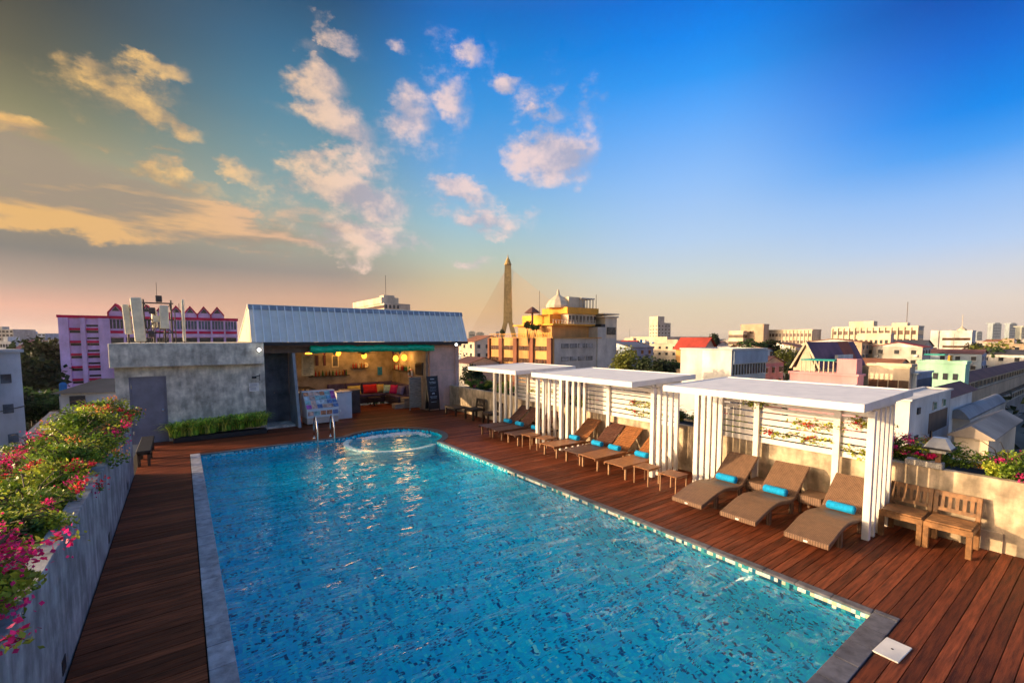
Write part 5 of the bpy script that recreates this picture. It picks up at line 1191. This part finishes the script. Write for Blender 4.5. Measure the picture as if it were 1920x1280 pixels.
# large cream complex
t, LX, LY, hh = block('hospital_wing', 'broad cream hospital-like building with deep horizontal galleries', 'building', 1718, 190, 1560, 1731, 613, CREAM, .6)
band(t, 'front', LX, [hh - 2.2 - 3.6 * k for k in range(5)], 1.7, 'o', x0=.6); band(t, 'left', LY, [hh - 2.2 - 3.6 * k for k in range(5)], 1.7, 'o', x0=.6)
q = MB()
for i in range(15): q.box(-.5, 0, LY * i / 14 - .2, LY * i / 14 + .3, 0, hh)
q.build('fins', CREAM, t); MB().box(2, LX * .7, 4, LY * .3, hh, hh + 2).box(1, 6, LY * .5, LY * .8, hh, hh + 3).build('roof_room', CREAM, t); MB().tube([(LX * .6, 5, hh), (LX * .6, 5, hh + 11)], .15, 4).build('mast', RUST, t)
t, LX, LY, hh = block('front_wing', 'cream block of small square windows in front of the galleried building', 'building', 1668, 150, 1608, 1676, 627, CREAM, .5)
grid(t, 'left', LY, [hh - 2.4 - 3.4 * k for k in range(5)], 6, LY / 6 * .5, 1.2, 'd', .4)
t, LX, LY, hh = block('white_office', 'white office block with a stair tower and three window rows near the right skyline', 'building', 1820, 235, 1745, 1829, 621, WHITEC, .5)
grid(t, 'left', LY * .74, (hh - 4,), 10, 1.6, 1.3, 'o', .8); band(t, 'left', LY * .74, (hh - 8, hh - 12), 1.1, 'o', x0=.8); MB().box(-.6, 0, LY * .8, LY, 0, hh + .6).build('stair_tower', WHITEC, t); MB().lathe([(2.2, 0), (1.8, 1.2), (.5, 2.2), (.12, 3), (.1, 9)], (LX * .6, LY * .3, hh), 8).build('roof_turret', CREAM, t)
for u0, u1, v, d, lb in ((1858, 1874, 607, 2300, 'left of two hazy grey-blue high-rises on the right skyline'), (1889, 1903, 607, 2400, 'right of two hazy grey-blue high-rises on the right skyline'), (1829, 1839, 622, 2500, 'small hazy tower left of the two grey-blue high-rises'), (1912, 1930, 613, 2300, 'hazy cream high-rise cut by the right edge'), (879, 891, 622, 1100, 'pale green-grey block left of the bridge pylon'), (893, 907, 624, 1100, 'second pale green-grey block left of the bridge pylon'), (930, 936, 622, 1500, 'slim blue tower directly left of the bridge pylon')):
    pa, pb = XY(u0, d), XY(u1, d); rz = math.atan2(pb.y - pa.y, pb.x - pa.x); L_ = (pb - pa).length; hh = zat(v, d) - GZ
    t = thing('high_rise', lb, 'high-rise', (pa.x, pa.y, GZ), rz); m_ = C('haze_tint_blue', (.3, .36, .4)) if u0 > 1400 and u0 < 1910 or u0 == 930 else C('haze_tint_green', (.4, .42, .36))  # haze tint is put into these tower colours
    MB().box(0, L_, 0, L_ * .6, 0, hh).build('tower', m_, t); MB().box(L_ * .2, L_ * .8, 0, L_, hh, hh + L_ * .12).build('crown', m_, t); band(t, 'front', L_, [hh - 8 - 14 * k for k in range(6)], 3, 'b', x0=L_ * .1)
# --- right foreground roofs
t, LX, LY, hh = block('corner_shophouse', 'cream shophouse with tall open loggias and thin columns', 'house', 1708, 52, 1632, 1716, 688, CREAM, .3)
for k in range(3):
    for i in range(4): put('loggia_opening', wmesh('o'), t, (-.04, LY * (i + .5) / 4, hh - 2.2 - 3 * k), (0, 0, 0), (.15, LY / 4 * .86, 1.2))
t, LX, LY, hh = block('blue_grey_annex', 'plain slate-blue annex wall with a flat roof beside the cream shophouse', 'house', 1722, 52, 1713, 1752, 702, BLUEC, .2)
MB().box(.3, LX, -.05, 0, hh - 3.6, hh - .6).build('dark_wall', C('slate', (.09, .12, .16)), t)
t, LX, LY, hh = block('mint_house', 'mint green house front with a colourful roof terrace', 'house', 1812, 70, 1724, 1822, 683, MINT, .5)
MB().box(1, LX * .9, 2, LY * .4, hh, hh + 1.3).build('roof_room', YEL, t); MB().box(.5, LX * .8, LY * .45, LY * .9, hh + 1.3, hh + 1.5).build('roof', TEALC, t); grid(t, 'left', LY, (hh - 2,), 4, LY / 10, 1.0, 'd', .5)
t, LX, LY, hh = block('brown_roof_house', 'house with a maroon hipped roof behind the white three-storey house', 'house', 1758, 46, 1752, 1830, 752, WHITEC, 0)
MB().add([(-.5, -.5, hh), (LX + .5, -.5, hh), (LX + .5, LY + .5, hh), (-.5, LY + .5, hh), (1.2, LY / 2, hh + 1.1), (LX - 1, LY / 2, hh + 1.1)], [(0, 3, 2, 1), (0, 1, 5, 4), (1, 2, 5), (2, 3, 4, 5), (3, 0, 4)]).build('roof', BROWNR, t)
t, LX, LY, hh = block('white_townhouse', 'white townhouse with green framed upper windows beyond the flowers on the right', 'house', 1712, 36, 1709, 1790, 752, WHITEC, .15)
put('window', wmesh('d'), t, (LX * .18, -.04, hh - 1.0), (0, 0, 0), (.75, .12, .55)); put('window', wmesh('d'), t, (LX * .16, -.04, hh - 3.3), (0, 0, 0), (.85, .12, .55)); put('window', wmesh('d'), t, (LX * .5, -.04, hh - 3.5), (0, 0, 0), (.5, .12, .6))
for i in range(2): fr_ = put('window', wmesh('w'), t, (LX * (.55 + i * .24), -.04, hh - 1.0), (0, 0, 0), (1.0, .12, .75)); put('pane', wmesh('g'), t, (LX * (.55 + i * .24), -.09, hh - 1.0), (0, 0, 0), (.84, .06, .6))
MB().box(LX * .44, LX * .92, -.03, 0, hh - 3.4, hh - 1.6).build('brown_screen', C('brown_screen', (.22, .13, .08)), t)
t, LX, LY, hh = block('arcade_building', 'long old grey building with rows of upright balusters on the right', 'building', 1768, 84, 1762, 2050, 727, C('old_grey', (.3, .27, .24)), .3)
q = MB()
for r_, z in enumerate((hh - 1.4, hh - 8.0)):
    for i in range(110): q.box(.5 + i * (LX - 1) / 110, .5 + i * (LX - 1) / 110 + .16, -.4, -.25, z - .6, z + .9)
    q.box(0, LX, -.45, -.2, z + .9, z + 1.1).box(0, LX, -.45, -.2, z - .8, z - .6)
q.build('baluster_rows', CREAM, t, kind='stuff'); MB().box(0, LX, -.2, 0, hh - 5.6, hh - 2.6).build('mid_wall', C('painted_sun_tan', (.55, .4, .26)), t); band(t, 'front', LX, (hh - 6.2,), 1, 'd'); band(t, 'front', LX, (hh - 1.0, hh - 8.0), 1.6, 'd')  # middle wall has sunlight painted into its tan colour
MB().prismx([(-1, hh), (LY / 2, hh + 1.8), (LY + 1, hh)], -.5, LX).build('roof', BROWNR, t)
t, LX, LY, hh = block('shed', 'shed with a shallow grey curved sheet roof on the right', 'shed', 1828, 50, 1822, 1895, 785, GREYC, 0)
cv = [(LY * k / 8, hh + 1.0 * math.sin(math.pi * k / 8)) for k in range(9)]
MB().prismx(cv + [(LY, hh - .1), (0, hh - .1)], -.4, LX + .3).build('roof', C('grey_curved', (.28, .29, .32)), t)
t, LX, LY, hh = block('tan_roof_house', 'house with a pale tan pitched roof at the right edge behind the bushes', 'house', 1866, 36, 1856, 1918, 822, CREAM, 0)
MB().prismx([(-.4, hh), (LY * .5, hh + .9), (LY + .4, hh), (LY + .4, hh - .1), (-.4, hh - .1)], -.4, LX + .4).build('roof', C('tan_sheet', (.36, .3, .25)), t)

# --- trees
def crown_mesh(n, rad, m, size=.7, k=18): return leaves_mesh('crown', m, clump_pts(rng, n, rad, k, .3, .42), size, rng, .7, .6)
TR = {'dark': crown_mesh(2600, (1, 1, .85), TREED, .17), 'green': crown_mesh(2600, (1, 1, .8), TREEG, .16), 'olive': crown_mesh(2600, (1, 1, .9), TREEY, .13)}
trm = MB().tube([(0, 0, 0), (.03, 0, .5), (0, .02, 1)], [.1, .07, .04], 7).tube([(0, .02, .85), (.4, .1, 1.0)], [.04, .015], 5).tube([(0, 0, .87), (-.4, .15, 1.02)], [.04, .015], 5).tube([(0, 0, .9), (.02, -.4, 1.03)], [.04, .015], 5).mesh('trunk', STEM)
def tree(u, v, d, r, kind, lb, grp='trees in the city'):
    P_ = XY(u, d); zc = zat(v, d)
    t = thing('tree', lb, 'tree', (P_.x, P_.y, GZ), rnd.uniform(0, 6), grp)
    hgt = zc - GZ; put('crown', TR[kind], t, (0, 0, hgt), (0, 0, 0), (r, r, r * .95)); put('trunk', trm, t, (0, 0, 0), (0, 0, 0), (r * .9, r * .9, hgt - r * .55))
tl = [(65, 705, 95, 7, 'dark', 'dark tree left of the lilac building'), (92, 680, 120, 9, 'dark', 'large dark tree touching the left end of the lilac building'), (35, 690, 110, 6, 'dark', 'dark tree beside the white apartment block'), (62, 752, 55, 3.4, 'green', 'green tree between the apartment block and the white house'), (92, 765, 50, 2.6, 'green', 'small bright green tree left of the white house'), (45, 768, 50, 2.6, 'dark', 'low dark tree at the foot of the apartment block'),
      (1172, 678, 66, 2.9, 'olive', 'bright olive willow-like tree right of the stepped building'), (1215, 695, 75, 3.4, 'dark', 'dark tree right of the olive tree'), (1245, 702, 70, 3.2, 'dark', 'dark tree left of the pale grey block'), (1270, 690, 120, 4, 'green', 'green tree behind the dark trees near the pale block'),
      (1410, 652, 150, 5, 'green', 'green tree in front of the tan tower'), (1440, 655, 150, 4.4, 'dark', 'dark tree in front of the banded office'), (1390, 655, 170, 4, 'green', 'small tree left of the tan tower trees'), (1335, 640, 170, 4, 'dark', 'dark tree behind the red roofed hall'), (1475, 672, 130, 4.6, 'olive', 'sunlit olive tree left of the temple gable'), (1490, 688, 105, 3.4, 'dark', 'dark tree at the foot of the temple gable'),
      (1690, 662, 190, 5, 'dark', 'dark tree under the galleried building'), (1850, 668, 170, 8, 'olive', 'wide olive tree on the right side of the city'), (1880, 672, 165, 7, 'green', 'green tree beside the wide olive one'), (1825, 662, 230, 7, 'dark', 'dark tree below the white office'), (1900, 655, 260, 8, 'dark', 'dark tree at the right edge of the skyline'),
      (990, 610, 118, 1.6, 'dark', 'small roof tree on the left of the yellow terraces'), (1002, 614, 117, 1.5, 'green', 'second small roof tree on the yellow terraces'), (942, 622, 122, 1.0, 'dark', 'small roof tree in front of the bridge pylon'), (890, 705, 45, 1.6, 'dark', 'dark tree beyond the bar end of the right planter')]
for a_ in tl: tree(*a_)
# --- smaller houses filling the streets
cols = [('white', WHITEC), ('cream', CREAM), ('grey', GREYC), ('pale blue', BLUEC), ('rose', ROSE), ('tan', C('city_tan', (.5, .37, .25)))]
rfs = [('flat roof', None), ('red roof', REDR), ('brown roof', BROWNR), ('dark roof', DARKR), ('grey sheet roof', C('grey_sheet', (.2, .2, .23))), ('rusty roof', C('rust_sheet', (.3, .12, .06)))]
KEEP = [(1140, 1300, 50, 150), (100, 460, 105, 160), (640, 780, 60, 205), (915, 1160, 60, 140), (1277, 1440, 50, 95), (1475, 1740, 40, 120), (1690, 1930, 25, 135), (0, 262, 25, 55)]
placed = []; HS = {}
where = lambda u: 'left of the lilac building' if u < 110 else 'beyond the bar' if u < 925 else 'right of the stepped building' if u < 1290 else 'around the tan tower' if u < 1480 else 'near the temple roof' if u < 1640 else 'on the right side of the city'
i = 0; tries = 0; seen = {}
while i < 230 and tries < 12000:
    tries += 1
    u = rnd.choice([rnd.uniform(-40, 110), rnd.uniform(870, 925), rnd.uniform(1150, 1930), rnd.uniform(1150, 1930), rnd.uniform(1150, 1930)]); d = 62 * math.exp(rnd.uniform(0, 2.6))
    P_ = XY(u, d); w_ = rnd.uniform(5, 12) * (1 + d / 500); l_ = rnd.uniform(6, 13) * (1 + d / 500)
    if (u < 125 and d < 330) or (u < 925 and d < 110): continue
    if any(a - 25 < u < b + 10 and c < d < e for a, b, c, e in KEEP): continue
    if any((P_ - q_).length < (w_ + r_) * .75 for q_, r_ in placed): continue
    top = min(zat(rnd.uniform(640, 668) if d > 140 else rnd.uniform(672, 705), d), 8); hh = top - GZ
    if hh < 4: hh = rnd.uniform(4, 9)
    placed.append((P_, w_)); cn, cm_ = rnd.choice(cols); rn_, rm = rnd.choice(rfs)
    key = (cn, rn_, where(u)); seen[key] = seen.get(key, 0) + 1
    st_ = max(1, int(hh / 3.2)); lb = ''
    t = thing('house', lb, 'house', (P_.x, P_.y, GZ), rnd.choice((0, 0, 0, .2, -.25)), 'houses %s' % where(u))
    MB().box(0, w_, 0, l_, 0, hh).build('wall', cm_, t); HS.setdefault((cn, rn_, where(u)), []).append((u, t))
    if rm: house_roof(t, w_, l_, hh, w_ * .16, rm, rnd.choice('xy'))
    else: MB().box(-.2, w_ + .2, -.2, l_ + .2, hh, hh + .3).box(w_ * .3, w_ * .6, l_ * .3, l_ * .6, hh + .3, hh + 2.4).build('roof', cm_, t)
    if d < 420:
        zs = [hh - 1.7 - 3.1 * k for k in range(min(3, st_))]; nw = max(2, int(w_ / 3.2))
        grid(t, 'front', w_, zs, nw, 1.2, 1.3, rnd.choice('dbo'), D=d < 220)
        if d < 250: grid(t, 'left', l_, zs[:2], max(2, int(l_ / 3.5)), 1.2, 1.3, 'd', D=d < 220)
        if d < 260:
            for _ in range(rnd.randint(1, 3)): MB().box(-.55, -.02, 0, .9, 0, .6).build('air_conditioner', WHITEC, t).location = (0, rnd.uniform(.5, l_ - 1.5), hh - rnd.uniform(2.6, 5))
            if not rm:
                for _ in range(2): MB().lathe([(.55, 0), (.6, .1), (.6, 1.2), (.2, 1.5)], n=10).build('roof_tank', rnd.choice((C('tank_blue', (.03, .2, .5)), _M['polished_steel'], WHITEC)), t, loc=(rnd.uniform(.8, w_ - .8), rnd.uniform(.8, l_ * .28), hh + .3))
            if rnd.random() < .4: MB().tube([(w_ * .5, l_ * .5, hh + 1), (w_ * .5, l_ * .5, hh + rnd.uniform(4, 7))], .06, 4).build('aerial', RUST, t)
    i += 1
for (cn, rn_, wh), L0 in HS.items():
    L0.sort(key=lambda e: e[0])
    for j, (_, t) in enumerate(L0): t['label'] = '%s house, %s, %s' % (cn, rn_, wh) + (', %s' % (ORD[j] if j < len(L0) - 1 or j == 0 else 'rightmost of its kind') if len(L0) > 1 else '')
# far low city as one mass out to the horizon
q = MB()
for k in range(900):
    a_ = R(rnd.uniform(-25, 100)); d = 480 * math.exp(rnd.uniform(0, 2.2)); x, y = d * math.sin(a_), d * math.cos(a_); w_ = rnd.uniform(10, 40); hh = min(rnd.uniform(6, 26), 24.5)
    q.box(x, x + w_, y, y + rnd.uniform(10, 30), GZ, GZ + hh)
q.build('far_city', C('far_city_walls', (.4, .36, .33)), None, label='mass of tiny distant buildings fading out along the whole horizon', cat='distant city', kind='stuff')
q = []
for k in range(260):
    a_ = R(rnd.uniform(-25, 100)); d = 150 * math.exp(rnd.uniform(0, 2.4)); c_ = np.array([d * math.sin(a_), d * math.cos(a_), GZ + 6]); q.append(c_ + rng.normal(size=(60, 3)) * np.array([7, 7, 3.2]))
put('far_trees', leaves_mesh('far_trees', TREED, np.concatenate(q), 2.6, rng, .8), None, label='scattered dark green tree tops between the far houses', cat='trees', kind='stuff')

# ------------------------------------------------------------------ evening haze
HZ = bpy.data.materials.new('haze'); HZ.use_nodes = True; nt = HZ.node_tree
for n_ in list(nt.nodes): nt.nodes.remove(n_)
o_ = nt.nodes.new('ShaderNodeOutputMaterial'); v_ = nt.nodes.new('ShaderNodeVolumePrincipled'); nt.links.new(v_.outputs[0], o_.inputs['Volume'])
v_.inputs['Density'].default_value = .00005; v_.inputs['Color'].default_value = (.97, .93, .88, 1); v_.inputs['Anisotropy'].default_value = .2
MB().box(-9100, 9100, -9100, 9100, GZ - 1, 160).build('haze', HZ, None, kind='stuff')
